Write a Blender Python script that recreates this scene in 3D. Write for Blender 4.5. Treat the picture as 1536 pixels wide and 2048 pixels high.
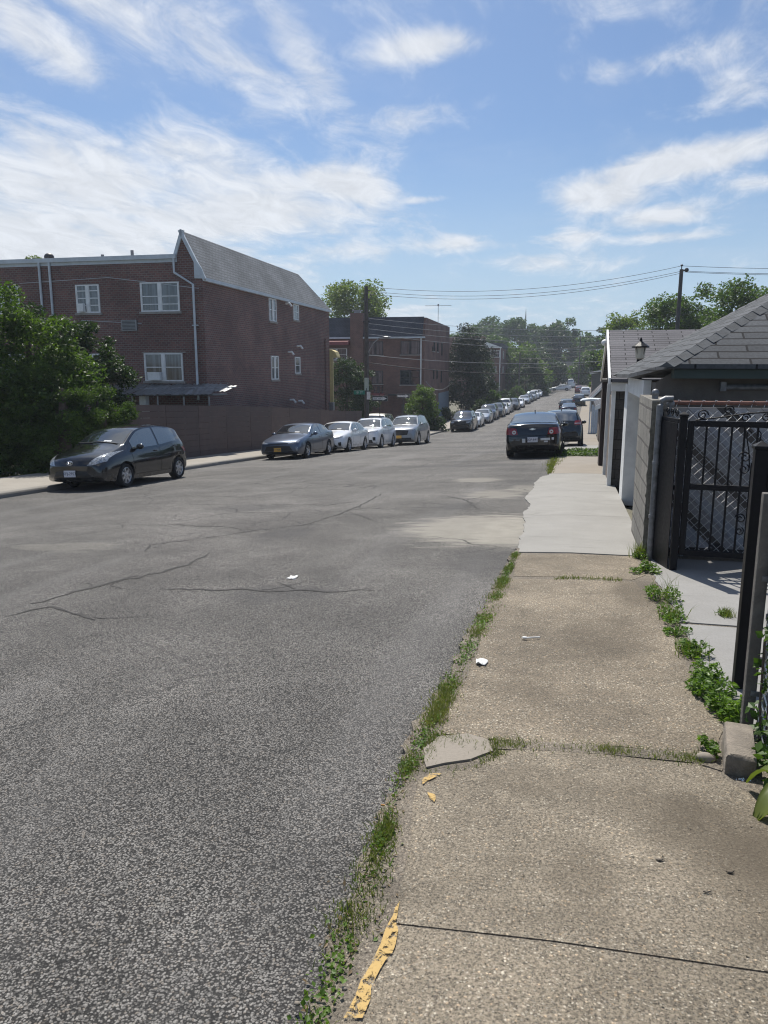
import bpy, bmesh, math, random
import numpy as np
from mathutils import Vector, Matrix
from mathutils.bvhtree import BVHTree
rad = math.radians
for o in list(bpy.data.objects): bpy.data.objects.remove(o)
SC = bpy.context.scene
COL = SC.collection

# ------------------------------------------------------------------ camera
FPX, PITCH, VPX, EYE = 1500.0, rad(10.9), 1160.0, 1.62
YAW = math.atan((VPX-768)/FPX*math.cos(PITCH))
_f = (-math.sin(YAW), math.cos(YAW))
FW = Vector((_f[0]*math.cos(PITCH), _f[1]*math.cos(PITCH), -math.sin(PITCH)))
RT = Vector((_f[1], -_f[0], 0)); UP = RT.cross(FW)
CAMP = Vector((0, 0, EYE))
cd = bpy.data.cameras.new('camera'); cam = bpy.data.objects.new('camera', cd); COL.objects.link(cam)
cd.sensor_fit = 'HORIZONTAL'; cd.sensor_width = 36; cd.lens = 36*FPX/1536
cd.clip_start = 0.05; cd.clip_end = 3000
M_ = Matrix(((RT.x, UP.x, -FW.x, 0), (RT.y, UP.y, -FW.y, 0), (RT.z, UP.z, -FW.z, EYE), (0, 0, 0, 1)))
cam.matrix_world = M_
SC.camera = cam

# ------------------------------------------------------------------ light
SUN_EL, SUN_AZ = rad(57), rad(-24)          # azimuth from +Y, negative = towards -X
SUN_DIR = Vector((math.sin(SUN_AZ)*math.cos(SUN_EL), math.cos(SUN_AZ)*math.cos(SUN_EL), math.sin(SUN_EL)))
ld = bpy.data.lights.new('sun', 'SUN'); sun = bpy.data.objects.new('sun', ld); COL.objects.link(sun)
ld.energy = 4.2; ld.angle = rad(0.53); ld.color = (1.0, 0.95, 0.87)
sun.rotation_euler = (-SUN_DIR).to_track_quat('-Z', 'Y').to_euler()
SC.view_settings.view_transform = 'Standard'; SC.view_settings.look = 'None'
SC.view_settings.gamma = 1; SC.view_settings.use_curve_mapping = False
SC.view_settings.exposure = 0.50
SC.render.engine = 'CYCLES'
SC.cycles.max_bounces = 6; SC.cycles.diffuse_bounces = 3; SC.cycles.glossy_bounces = 3
SC.cycles.transparent_max_bounces = 8; SC.cycles.volume_bounces = 0
SC.cycles.use_denoising = True; SC.cycles.denoiser = 'OPENIMAGEDENOISE'; SC.cycles.denoising_input_passes = 'RGB_ALBEDO_NORMAL'; SC.cycles.denoising_prefilter = 'ACCURATE'; SC.cycles.adaptive_threshold = .008
SC.cycles.pixel_filter_type = 'BLACKMAN_HARRIS'; SC.cycles.filter_width = 1.15
SC.cycles.volume_step_rate = 4
SC.cycles.sample_clamp_indirect = 6

class N:                                    # tiny node helper
    def __init__(s, nt): s.nt = nt
    def __call__(s, t, ins=None, **kw):
        n = s.nt.nodes.new(t)
        for k, v in kw.items(): setattr(n, k, v)
        for k, v in (ins or {}).items():
            if hasattr(v, 'is_linked') or hasattr(v, 'links'): s.nt.links.new(v, n.inputs[k])
            else: n.inputs[k].default_value = v
        return n
    def math(s, op, a, b=0.0, c=None, clamp=False):
        d = {0: a, 1: b}
        if c is not None: d[2] = c
        n = s('ShaderNodeMath', d, operation=op); n.use_clamp = clamp; return n.outputs[0]
    def ss(s, v, lo, hi, a=0.0, b=1.0):
        return s('ShaderNodeMapRange', {0: v, 1: lo, 2: hi, 3: a, 4: b}, interpolation_type='SMOOTHSTEP').outputs[0]
    def mix(s, f, a, b, bt='MIX'):
        n = s('ShaderNodeMix', None, data_type='RGBA', blend_type=bt)
        for i, v in ((0, f), (6, a), (7, b)):
            if hasattr(v, 'links'): s.nt.links.new(v, n.inputs[i])
            else: n.inputs[i].default_value = (*v, 1) if (i and len(v) == 3) else v
        return n.outputs[2]
    def noise(s, vec, scale, detail=4, rough=.55, dist=0.0, out=0):
        return s('ShaderNodeTexNoise', {'Vector': vec, 'Scale': scale, 'Detail': detail, 'Roughness': rough, 'Distortion': dist}).outputs[out]

# world: Nishita sky with cloud layers
W = bpy.data.worlds.new('World'); SC.world = W; W.use_nodes = True
nt = W.node_tree; nt.nodes.clear(); n = N(nt)
sky = n('ShaderNodeTexSky', None, sky_type='NISHITA'); sky.sun_disc = False
sky.sun_elevation = SUN_EL; sky.sun_rotation = SUN_AZ
sky.altitude = 50; sky.air_density = 1.0; sky.dust_density = 1.2; sky.ozone_density = 1.6
tc = n('ShaderNodeTexCoord'); dirv = n('ShaderNodeVectorMath', {0: tc.outputs['Generated']}, operation='NORMALIZE').outputs[0]
sx = n('ShaderNodeSeparateXYZ', {0: dirv}); X_, Y_, Z_ = sx.outputs
az = n.math('ARCTAN2', X_, Y_); el = n.math('ARCSINE', Z_)
zz = n.math('ADD', n.math('MAXIMUM', Z_, 0.0), 0.10)
plane = n('ShaderNodeCombineXYZ', {0: n.math('DIVIDE', X_, zz), 1: n.math('DIVIDE', Y_, zz), 2: 0.0}).outputs[0]
mp = n('ShaderNodeMapping', {'Vector': plane, 'Rotation': (0, 0, rad(28)), 'Scale': (1.0, 0.55, 1)}).outputs[0]
n1 = n.noise(mp, 1.6, 10, .62, .45); n2 = n.noise(mp, 6.5, 9, .66, .8); n3 = n.noise(plane, .8, 3, .5, .3)
nn = n.math('ADD', n.math('MULTIPLY', n1, .62), n.math('ADD', n.math('MULTIPLY', n2, .26), n.math('MULTIPLY', n3, .12)))
acc = None
for a0, e0, sa, se, rot, w in [(-37, 12.3, 8, 3.0, 0, 1.0), (-26, 13.8, 6.5, 2.2, -8, 1.0), (-18, 12.8, 3.6, 1.1, -14, .9), (-23, 10.9, 6.5, 1.5, -4, .9),
        (-40, 7.5, 10, 3.2, 0, 1.1), (-30, 9.5, 8, 2.5, 0, .95), (-20, 20.2, 3, 1.2, -40, .6), (-33, 22.5, 8, 1.5, -25, .62), (0, 23, 9, 2, 0, .5), (9, 16.8, 5, 1.2, 10, .5), (-11.5, 20.9, 3.6, .9, 6, .95), (-37, 19.6, 4, 1.5, -22, .62), (-26, 20.4, 6, 1.6, -24, .58), (-11.6, 16.9, 3.0, .9, 10, .5),
        (6.5, 13.3, 6.5, .95, 8, 1.1), (.8, 11.7, 3.0, .9, 0, 1.0), (4.4, 10.0, 2.6, .6, 4, .9), (-1, 9.0, 2.0, .45, 0, .75), (-9.2, 8.7, 2.6, .55, 0, .9),
        (-17.5, 8.2, 4.6, .7, 6, .75), (-4.2, 7.3, 3.4, .55, -4, .75), (6, 8.7, 5, .35, 0, .6), (4, 19.2, 5, .9, 4, .5), (-9, 4.0, 16, 1.2, 0, .35), (11, 11.7, 1.8, .5, 0, .8), (-11.5, 11.7, 1.8, .25, 4, .7)]:
    c, s_ = math.cos(rad(rot)), math.sin(rad(rot))
    da = n.math('SUBTRACT', az, rad(a0)); de = n.math('SUBTRACT', el, rad(e0))
    p = n.math('MULTIPLY', n.math('ADD', n.math('MULTIPLY', da, c), n.math('MULTIPLY', de, s_)), 1/rad(sa))
    q = n.math('MULTIPLY', n.math('SUBTRACT', n.math('MULTIPLY', de, c), n.math('MULTIPLY', da, s_)), 1/rad(se))
    r2 = n.math('ADD', n.math('MULTIPLY', p, p), n.math('MULTIPLY', q, q))
    b = n.math('MULTIPLY', n.math('EXPONENT', n.math('MULTIPLY', r2, -.6)), w)
    acc = b if acc is None else n.math('MAXIMUM', acc, b)
# high above the frame: loose broken cloud from the noise alone
high = n.math('MULTIPLY', n.ss(el, rad(22), rad(32)), .33)
acc = n.math('MAXIMUM', acc, high)
dens = n.ss(n.math('ADD', n.math('MULTIPLY', nn, 2.5), n.math('MULTIPLY', acc, .62)), 1.30, 1.86)
veil = n.math('MULTIPLY', n.ss(n1, .42, .75), .16)
dens = n.math('MULTIPLY', n.math('MAXIMUM', dens, veil), .92)
shade = n.ss(n2, .3, .7, .82, 1.0)
lum = n.math('MULTIPLY', shade, 10.2)
ccol = n('ShaderNodeCombineColor', {0: lum, 1: n.math('MULTIPLY', lum, 1.035), 2: n.math('MULTIPLY', lum, 1.09)}).outputs[0]
skyc = n.mix(1.0, sky.outputs[0], (.78, .97, 1.18), 'MULTIPLY')
low = n.ss(el, rad(0), rad(17), .75, 0.0)
skyc = n.mix(low, skyc, (6.0, 7.9, 9.8))
fin = n.mix(dens, skyc, ccol)
bg = n('ShaderNodeBackground', {0: fin, 1: 0.06}); ow = n('ShaderNodeOutputWorld', {0: bg.outputs[0]})

# ------------------------------------------------------------------ ground shape
_PY = [-60, -30, 0, 10, 23, 33, 38.5, 48, 66, 90, 111, 140, 190, 240, 300, 420, 700]
_PZ = [-2.9, -1.45, 0, .49, 1.17, 1.72, 2.1, 2.75, 3.4, 3.72, 3.95, 3.9, 3.0, 1.8, -.2, -5, -9]
def pchip(xs, ys):
    xs, ys = np.array(xs, float), np.array(ys, float); h = np.diff(xs); d = np.diff(ys)/h
    m = np.zeros(len(xs)); m[0], m[-1] = d[0], d[-1]
    for i in range(1, len(xs)-1):
        if d[i-1]*d[i] > 0:
            w1, w2 = 2*h[i]+h[i-1], h[i]+2*h[i-1]; m[i] = (w1+w2)/(w1/d[i-1]+w2/d[i])
    def f(x):
        x = np.clip(x, xs[0], xs[-1]); i = np.clip(np.searchsorted(xs, x, side='right')-1, 0, len(xs)-2)
        t = (x-xs[i])/h[i]
        return ((2*t**3-3*t*t+1)*ys[i]+(t**3-2*t*t+t)*h[i]*m[i]+(-2*t**3+3*t*t)*ys[i+1]+(t**3-t*t)*h[i]*m[i+1])
    return f
_P = pchip(_PY, _PZ)
def g(x, y): return float(-_P(y)+.05*max(min(x, 0), -12.5)+.01*min(max(x, 0), 20))
def kerb_x(y): return -12.7+.030*max(0, y-25)
def edge_x(y): return -.55+.012*max(0, y-25)
def ray(u, v): return FW+RT*((u-768)/FPX)+UP*((1024-v)/FPX)
def at(u, v, Y):                              # picture point -> place on the vertical plane y = Y
    d = ray(u, v); return CAMP+d*(Y/d.y)
def on_ground(u, v):
    d = ray(u, v); t = .3
    while (CAMP+d*t).z > g((CAMP+d*t).x, (CAMP+d*t).y) and t < 500: t += .1
    lo, hi = t-.1, t
    for _ in range(30):
        m = (lo+hi)/2; q = CAMP+d*m
        if q.z > g(q.x, q.y): lo = m
        else: hi = m
    return CAMP+d*hi

# ------------------------------------------------------------------ materials
def new_mat(name):
    m = bpy.data.materials.new(name); m.use_nodes = True; m.node_tree.nodes.clear()
    n = N(m.node_tree); return m, n
def out(m, n, shader): n('ShaderNodeOutputMaterial', {0: shader})
def bsdf(n, col, rough=.6, normal=None, metal=0.0, spec=.5, coat=0.0, ior=None):
    ins = {'Base Color': (*col, 1) if isinstance(col, tuple) and len(col) == 3 else col, 'Roughness': rough, 'Metallic': metal, 'Specular IOR Level': spec, 'Coat Weight': coat}
    if normal is not None: ins['Normal'] = normal
    if ior: ins['IOR'] = ior
    p = n('ShaderNodeBsdfPrincipled', ins)
    if coat: p.inputs['Coat Roughness'].default_value = .02
    return p.outputs[0]
def bump(n, h, strength=.3, dist=.01):
    return n('ShaderNodeBump', {'Height': h, 'Strength': strength, 'Distance': dist}).outputs[0]
_cache = {}
def pm(name, col, rough=.6, var=.18, scale=6., bmp=0., metal=0., coat=0., spec=.5, dirt=0.):
    if name in _cache: return _cache[name]
    m, n = new_mat(name); v = n('ShaderNodeTexCoord').outputs['Object']
    a = n.noise(v, scale, 5, .6)
    f = n.ss(a, .25, .75, 1-var, 1+var)
    c = n('ShaderNodeVectorMath', {0: col, 3: f}, operation='SCALE').outputs[0]
    if dirt:
        b = n.ss(n.noise(v, scale*.35, 6, .65, .6), .5, .72, 0, dirt)
        c = n.mix(b, c, tuple(x*.35 for x in col))
    nm = bump(n, n.noise(v, scale*8, 4, .6), bmp, .01) if bmp else None
    out(m, n, bsdf(n, c, n.ss(a, .2, .8, max(rough-.08, 0.02), min(rough+.08, 1)), nm, metal, spec, coat)); _cache[name] = m; return m
def brick_mat(name, c1, c2, mortar, bw=.24, rh=.09, ms=.012, rough=.85, bmp=.5, off=.5, dark=None, darkp=.0, squash=1.0):
    m, n = new_mat(name); uv = n('ShaderNodeUVMap').outputs[0]
    wob = n.noise(uv, 1.3, 3); wv = n('ShaderNodeVectorMath', {0: n('ShaderNodeTexNoise', {'Vector': uv, 'Scale': 1.7}).outputs[1], 3: .02}, operation='SCALE').outputs[0]
    uv2 = n('ShaderNodeVectorMath', {0: uv, 1: wv}, operation='ADD').outputs[0]
    b = n('ShaderNodeTexBrick', {'Vector': uv2, 'Color1': (*c1, 1), 'Color2': (*c2, 1), 'Mortar': (*mortar, 1), 'Scale': 1.0, 'Mortar Size': ms, 'Mortar Smooth': .2, 'Bias': 0.0, 'Brick Width': bw, 'Row Height': rh})
    b.offset = off
    c = b.outputs[0]
    big = n.ss(n.noise(uv, .45, 5, .6), .3, .7, .78, 1.18); fine = n.ss(n.noise(uv, 30, 3), .3, .7, .85, 1.12)
    c = n('ShaderNodeVectorMath', {0: c, 3: n.math('MULTIPLY', big, fine)}, operation='SCALE').outputs[0]
    st = n('ShaderNodeMapping', {'Vector': uv, 'Scale': (1.6, .18, 1)}).outputs[0]
    c = n.mix(n.ss(n.noise(st, 1.2, 6, .65), .55, .8, 0, .35), c, tuple(x*.45 for x in c1))
    h = n.math('ADD', n.math('MULTIPLY', b.outputs[1], -1.0), n.math('MULTIPLY', n.noise(uv, 60, 3), .4))
    out(m, n, bsdf(n, c, rough, bump(n, h, bmp, .008), spec=.3)); return m
def glass_mat(name, col=(.02, .025, .03), rough=.03, var=0.0, spec=.9, ior=1.6):
    m, n = new_mat(name); v = n('ShaderNodeTexCoord').outputs['Object']
    c = col
    if var:
        st = n('ShaderNodeMapping', {'Vector': v, 'Scale': (9, 9, .25)}).outputs[0]
        c = n.mix(n.ss(n.noise(st, 1.0, 3), .38, .62), tuple(x*(1-var) for x in col), tuple(min(x*(1+var), 1) for x in col))
    wv = bump(n, n.noise(v, 1.2, 1), .04, .02)
    out(m, n, bsdf(n, c, rough, wv, spec=spec, ior=ior)); return m
def paint_mat(name, col, metal=.0, rough=.32, flake=False):
    m, n = new_mat(name); v = n('ShaderNodeTexCoord').outputs['Object']
    sz = n('ShaderNodeSeparateXYZ', {0: v}).outputs[2]
    dust = n.math('MULTIPLY', n.ss(sz, .55, .15), n.ss(n.noise(v, 4, 5, .65), .35, .75, .15, .75))
    fine = n.ss(n.noise(v, 2.5, 5, .6), .3, .7, 0, .05)
    c = n.mix(n.math('ADD', dust, fine, clamp=True), col, (.13, .12, .105))
    r = n.math('ADD', n.math('MULTIPLY', dust, .35), rough, clamp=True)
    out(m, n, bsdf(n, c, r, None, metal, .5, .75)); return m
def leaf_mat(name, c1, c2, trans=.35, rough=.5, spec=.35):
    m, n = new_mat(name); gi = n('ShaderNodeNewGeometry')
    r = gi.outputs['Random Per Island']; v = n('ShaderNodeTexCoord').outputs['Object']
    big = n.ss(n.noise(v, .7, 3), .35, .65)
    f = n.math('ADD', n.math('MULTIPLY', r, .65), n.math('MULTIPLY', big, .35))
    c = n.mix(f, c1, c2)
    p = bsdf(n, c, rough, spec=spec)
    tcol = n.mix(1.0, c, (1.25, 1.35, .55), 'MULTIPLY')
    t = n('ShaderNodeBsdfTranslucent', {0: tcol}).outputs[0]
    out(m, n, n('ShaderNodeMixShader', {0: trans, 1: p, 2: t}).outputs[0]); return m

# ------------------------------------------------------------------ mesh helpers
class MB:
    def __init__(s): s.v = []; s.f = []
    def add(s, vs, fs):
        k = len(s.v); s.v += [tuple(p) for p in vs]; s.f += [tuple(i+k for i in f) for f in fs]; return s
    def box(s, x0, x1, y0, y1, z0, z1, M=None):
        vs = [Vector((x, y, z)) for z in (z0, z1) for x, y in ((x0, y0), (x1, y0), (x1, y1), (x0, y1))]
        if M is not None: vs = [M @ p for p in vs]
        return s.add(vs, [(3, 2, 1, 0), (4, 5, 6, 7), (0, 1, 5, 4), (1, 2, 6, 5), (2, 3, 7, 6), (3, 0, 4, 7)])
    def rbox(s, x0, x1, y0, y1, z0, z1, b=.01, M=None):      # box with chamfered edges
        bm = bmesh.new(); bmesh.ops.create_cube(bm, size=1)
        for p in bm.verts: p.co = Vector(((x0+x1)/2+p.co.x*(x1-x0), (y0+y1)/2+p.co.y*(y1-y0), (z0+z1)/2+p.co.z*(z1-z0)))
        bmesh.ops.bevel(bm, geom=bm.edges[:], offset=b, segments=2, affect='EDGES', profile=.6)
        bm.verts.index_update(); vs = [p.co.copy() for p in bm.verts]
        if M is not None: vs = [M @ p for p in vs]
        s.add(vs, [[p.index for p in f.verts] for f in bm.faces]); bm.free(); return s
    def tube(s, pts, r, k=8, caps=True):
        pts = [Vector(p) for p in pts]; rs = r if isinstance(r, (list, tuple)) else [r]*len(pts); rings = []
        for i, p in enumerate(pts):
            t = (pts[min(i+1, len(pts)-1)]-pts[max(i-1, 0)]).normalized()
            a = Vector((0, 0, 1)) if abs(t.z) < .9 else Vector((1, 0, 0))
            e1 = t.cross(a).normalized(); e2 = t.cross(e1)
            rings.append([p+(e1*math.cos(2*math.pi*j/k)+e2*math.sin(2*math.pi*j/k))*rs[i] for j in range(k)])
        vs = [q for rg in rings for q in rg]
        fs = [(i*k+j, i*k+(j+1) % k, (i+1)*k+(j+1) % k, (i+1)*k+j) for i in range(len(pts)-1) for j in range(k)]
        if caps: fs += [tuple(range(k))[::-1], tuple((len(pts)-1)*k+j for j in range(k))]
        return s.add(vs, fs)
    def prism(s, poly, axis, a, b):           # poly of 2-D points swept along an axis from a to b
        k = len(poly)
        def P(p, t): return {'x': (t, p[0], p[1]), 'y': (p[0], t, p[1]), 'z': (p[0], p[1], t)}[axis]
        vs = [P(p, a) for p in poly]+[P(p, b) for p in poly]
        fs = [tuple(range(k))[::-1], tuple(range(k, 2*k))]+[(i, (i+1) % k, k+(i+1) % k, k+i) for i in range(k)]
        return s.add(vs, fs)
    def lathe(s, prof, k=24, M=None):         # profile (r, z) about z
        vs = [Vector((r*math.cos(2*math.pi*j/k), r*math.sin(2*math.pi*j/k), z)) for r, z in prof for j in range(k)]
        if M is not None: vs = [M @ p for p in vs]
        fs = [(i*k+j, i*k+(j+1) % k, (i+1)*k+(j+1) % k, (i+1)*k+j) for i in range(len(prof)-1) for j in range(k)]
        return s.add(vs, fs)
    def grid(s, rows):
        k = len(rows[0]); vs = [p for r in rows for p in r]
        return s.add(vs, [(i*k+j, i*k+j+1, (i+1)*k+j+1, (i+1)*k+j) for i in range(len(rows)-1) for j in range(k-1)])
    def ball(s, c, r, k=10, sq=(1, 1, 1), M=None):
        vs, fs = [], []; h = k//2+1
        for i in range(h+1):
            th = math.pi*i/h
            for j in range(k):
                p = Vector((math.sin(th)*math.cos(2*math.pi*j/k)*r*sq[0], math.sin(th)*math.sin(2*math.pi*j/k)*r*sq[1], math.cos(th)*r*sq[2]))
                vs.append((M @ p if M is not None else p)+Vector(c))
        fs = [(i*k+j, (i+1)*k+j, (i+1)*k+(j+1) % k, i*k+(j+1) % k) for i in range(h) for j in range(k)]
        return s.add(vs, fs)
    def mesh(s, name, mat, smooth=None, fix=True):
        me = bpy.data.meshes.new(name); me.from_pydata(s.v, [], s.f); me.validate()
        if fix:
            bm = bmesh.new(); bm.from_mesh(me); bmesh.ops.remove_doubles(bm, verts=bm.verts, dist=1e-5)
            bmesh.ops.recalc_face_normals(bm, faces=bm.faces); bm.to_mesh(me); bm.free()
        return finish(me, mat, smooth)
    def build(s, name, mat, parent=None, smooth=None, fix=True, loc=None):
        o = bpy.data.objects.new(name, s.mesh(name, mat, smooth, fix)); COL.objects.link(o)
        if parent is not None: o.parent = parent
        if loc is not None: o.location = loc
        return o
def finish(me, mat, smooth=None):
    if mat is not None: me.materials.append(mat)
    uv = me.uv_layers.new(name='UVMap')       # metric UVs: u level along the face, v up the slope
    nl = len(me.loops); co = np.empty(len(me.vertices)*3); me.vertices.foreach_get('co', co); co = co.reshape(-1, 3)
    vi = np.empty(nl, int); me.loops.foreach_get('vertex_index', vi)
    nf = len(me.polygons); no = np.empty(nf*3); me.polygons.foreach_get('normal', no); no = no.reshape(-1, 3)
    lt = np.empty(nf, int); me.polygons.foreach_get('loop_total', lt)
    nn_ = np.repeat(no, lt, axis=0); p = co[vi]
    ux = np.stack([-nn_[:, 1], nn_[:, 0], np.zeros(nl)], 1); L = np.linalg.norm(ux, axis=1, keepdims=True)
    flat = L[:, 0] < .02; ux = np.where(flat[:, None], np.array([[1., 0, 0]]), ux/np.maximum(L, 1e-6))
    vx = np.where(flat[:, None], np.array([[0, 1., 0]]), np.cross(nn_, ux))
    d = np.stack([(p*ux).sum(1), (p*vx).sum(1)], 1); uv.data.foreach_set('uv', d.astype(np.float32).ravel())
    if smooth is not None:
        me.shade_smooth() if hasattr(me, 'shade_smooth') else None
        if smooth < 179: me.set_sharp_from_angle(angle=rad(smooth))
    return me
def thing(name, label, cat, loc=(0, 0, 0), rz=0., group=None):
    o = bpy.data.objects.new(name, None); COL.objects.link(o); o.location = loc; o.rotation_euler = (0, 0, rz)
    o.empty_display_size = .2
    return tag(o, label, cat, group)
def tag(o, label, cat, group=None):
    o['label'] = label; o['category'] = cat
    if group: o['group'] = group
    return o
def struct(o, kind='structure'): o['kind'] = kind; return o
def raw_mesh(name, V, F, mat, smooth=False):  # fast path: V (n,3), F (m,4) arrays
    me = bpy.data.meshes.new(name); V = np.asarray(V, np.float32); F = np.asarray(F, np.int32); k = F.shape[1]
    me.vertices.add(len(V)); me.vertices.foreach_set('co', V.ravel())
    me.loops.add(F.size); me.loops.foreach_set('vertex_index', F.ravel())
    me.polygons.add(len(F)); me.polygons.foreach_set('loop_start', np.arange(len(F), dtype=np.int32)*k)
    me.polygons.foreach_set('use_smooth', np.full(len(F), smooth)); me.update(calc_edges=True); me.validate()
    if mat is not None: me.materials.append(mat)
    return me
def leaf_cloud(name, C, size, rng, mat, parent=None, up=.35, aspect=.55, droop=0.):
    """one mesh of folded leaf quads at the points C (n,3)"""
    n_ = len(C); a = rng.normal(size=(n_, 3)); a[:, 2] = a[:, 2]*.6-droop; a /= np.linalg.norm(a, axis=1, keepdims=True)
    b = rng.normal(size=(n_, 3)); b[:, 2] += up*2; b -= a*(a*b).sum(1, keepdims=True); b /= np.linalg.norm(b, axis=1, keepdims=True)
    s_ = np.cross(a, b); L = (size*rng.uniform(.6, 1.35, n_))[:, None]
    V = np.stack([C-a*L*.5, C+s_*L*aspect*.5+b*L*.08, C+a*L*.5, C-s_*L*aspect*.5+b*L*.08], 1).reshape(-1, 3)
    F = np.arange(n_*4).reshape(-1, 4)
    me = raw_mesh(name, V, F, mat); o = bpy.data.objects.new(name, me); COL.objects.link(o)
    if parent is not None: o.parent = parent
    return o

# ------------------------------------------------------------------ ground, road, pavements
def pos(n): return n('ShaderNodeNewGeometry').outputs['Position']
def ell(n, P3, cx, cy, rx, ry, nz, amp, soft=.25):
    """ragged elliptic patch mask on the ground"""
    s = n('ShaderNodeSeparateXYZ', {0: P3}).outputs
    a = n.math('MULTIPLY', n.math('SUBTRACT', s[0], cx), 1/rx); b = n.math('MULTIPLY', n.math('SUBTRACT', s[1], cy), 1/ry)
    r = n.math('SQRT', n.math('ADD', n.math('MULTIPLY', a, a), n.math('MULTIPLY', b, b)))
    r = n.math('ADD', r, n.math('MULTIPLY', n.math('SUBTRACT', nz, .5), amp))
    return n.ss(r, 1+soft*.5, 1-soft*.5)
def asphalt():
    m, n = new_mat('asphalt'); p = pos(n)
    wv = n('ShaderNodeVectorMath', {0: n('ShaderNodeTexNoise', {'Vector': p, 'Scale': 60., 'Detail': 3.}).outputs[1], 3: .012}, operation='SCALE').outputs[0]
    pw = n('ShaderNodeVectorMath', {0: p, 1: wv}, operation='ADD').outputs[0]
    v1 = n('ShaderNodeTexVoronoi', {'Vector': pw, 'Scale': 122.}); v2 = n('ShaderNodeTexVoronoi', {'Vector': pw, 'Scale': 290.})
    g1 = n('ShaderNodeSeparateColor', {0: v1.outputs['Color']}).outputs; g2 = n('ShaderNodeSeparateColor', {0: v2.outputs['Color']}).outputs
    st = n.math('MULTIPLY', n.math('ADD', n.math('MULTIPLY', g1[0], .75), n.math('MULTIPLY', g2[0], .35)), n.ss(n.noise(p, 210, 2), .3, .7, .8, 1.15))
    gap = n.math('MULTIPLY', n.ss(v1.outputs['Distance'], .40, .64, 1, .08), n.ss(g1[1], .12, .2, .25, 1))
    stone = n.mix(st, (.048, .046, .044), (.33, .315, .293)); stone = n.mix(n.math('MULTIPLY', n.ss(g1[2], .8, .95), .35), stone, (.30, .24, .18))
    c = n.mix(gap, (.010, .0098, .0096), stone)
    big = n.noise(p, .28, 7, .62, .3); mid = n.noise(p, 1.4, 6, .6)
    f = n.math('MULTIPLY', n.ss(big, .3, .7, .70, 1.25), n.ss(mid, .3, .7, .84, 1.14))
    c = n('ShaderNodeVectorMath', {0: c, 3: f}, operation='SCALE').outputs[0]
    # fade of the surface along the wheel tracks, old seams, stains and worn concrete patches
    lane = n('ShaderNodeMapping', {'Vector': p, 'Scale': (.9, .05, 1)}).outputs[0]
    c = n.mix(n.ss(n.noise(lane, 1.3, 4), .5, .72, 0, .32), c, (.17, .165, .16))
    nz = n.noise(p, 3.2, 7, .68, .5)
    sv = n('ShaderNodeMapping', {'Vector': p, 'Scale': (.45, 1.8, 1)}).outputs[0]; nz2 = n.noise(sv, 3.0, 7, .7, .3)
    conc = n.mix(n.noise(p, 4, 6, .65), (.20, .185, .155), (.36, .34, .295))
    for cx, cy, rx, ry, amp in [(-1.3, 10.2, .95, 1.25, 2.0), (-.75, 9.9, .5, 1.25, 1.4), (-1.5, 14.4, .5, .7, 3.0), (-.95, 15.6, .35, .8, 2.6), (-2.2, 17.6, .5, .6, 3.0), (-5.2, 4.4, .8, .3, 3.0), (-6.5, 8.4, .7, .3, 3.0)]:
        k = ell(n, p, cx, cy, rx, ry, nz2, amp, .5); c = n.mix(n.math('MULTIPLY', k, (.78 if cy < 11 else .5) if cx > -2.3 else .22), c, conc)
    for cx, cy, rx, ry in [(-3.2, 22.5, 2.2, .55), (-2.6, 24.6, 1.6, .4), (-1.0, 16.8, .5, .9), (-.9, 7.9, .4, .8), (-3, 30, 2.0, .8), (-2.6, 6.2, .5, .35), (-3.9, 9.6, .35, .6), (-1.9, 12.6, .3, .5), (-5.8, 12.5, .7, .5), (-5, 37, 3, .7), (-2.5, 41, 1.3, .6), (-3.6, 45, 2.2, .8)]:
        k = ell(n, p, cx, cy, rx, ry, nz, 1.8, .9); c = n.mix(n.math('MULTIPLY', k, .42), c, (.035, .035, .037))
    # fine crazing: only where the surface is worn
    w = n('ShaderNodeVectorMath', {0: n('ShaderNodeTexNoise', {'Vector': p, 'Scale': 1.6, 'Detail': 4.}).outputs[1], 3: .55}, operation='SCALE').outputs[0]
    q = n('ShaderNodeVectorMath', {0: p, 1: w}, operation='ADD').outputs[0]
    ed = n('ShaderNodeTexVoronoi', {'Vector': q, 'Scale': .33}, feature='DISTANCE_TO_EDGE').outputs['Distance']
    ck = n.math('MULTIPLY', n.ss(ed, .006, .0015), n.ss(n.noise(p, .22, 3), .44, .56))
    ed2 = n('ShaderNodeTexVoronoi', {'Vector': q, 'Scale': 1.3}, feature='DISTANCE_TO_EDGE').outputs['Distance']
    ck2 = n.math('MULTIPLY', n.ss(ed2, .02, .006), n.ss(n.noise(p, .3, 4, .6), .6, .68))
    ckk = n.math('MAXIMUM', ck, ck2); c = n.mix(n.math('MULTIPLY', ckk, .75), c, (.02, .02, .02))
    h = n.math('SUBTRACT', n.math('ADD', n.math('MULTIPLY', v1.outputs['Distance'], -.8), n.math('MULTIPLY', st, .5)), ckk)
    out(m, n, bsdf(n, c, .82, bump(n, h, .8, .006), spec=.35)); return m
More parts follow.
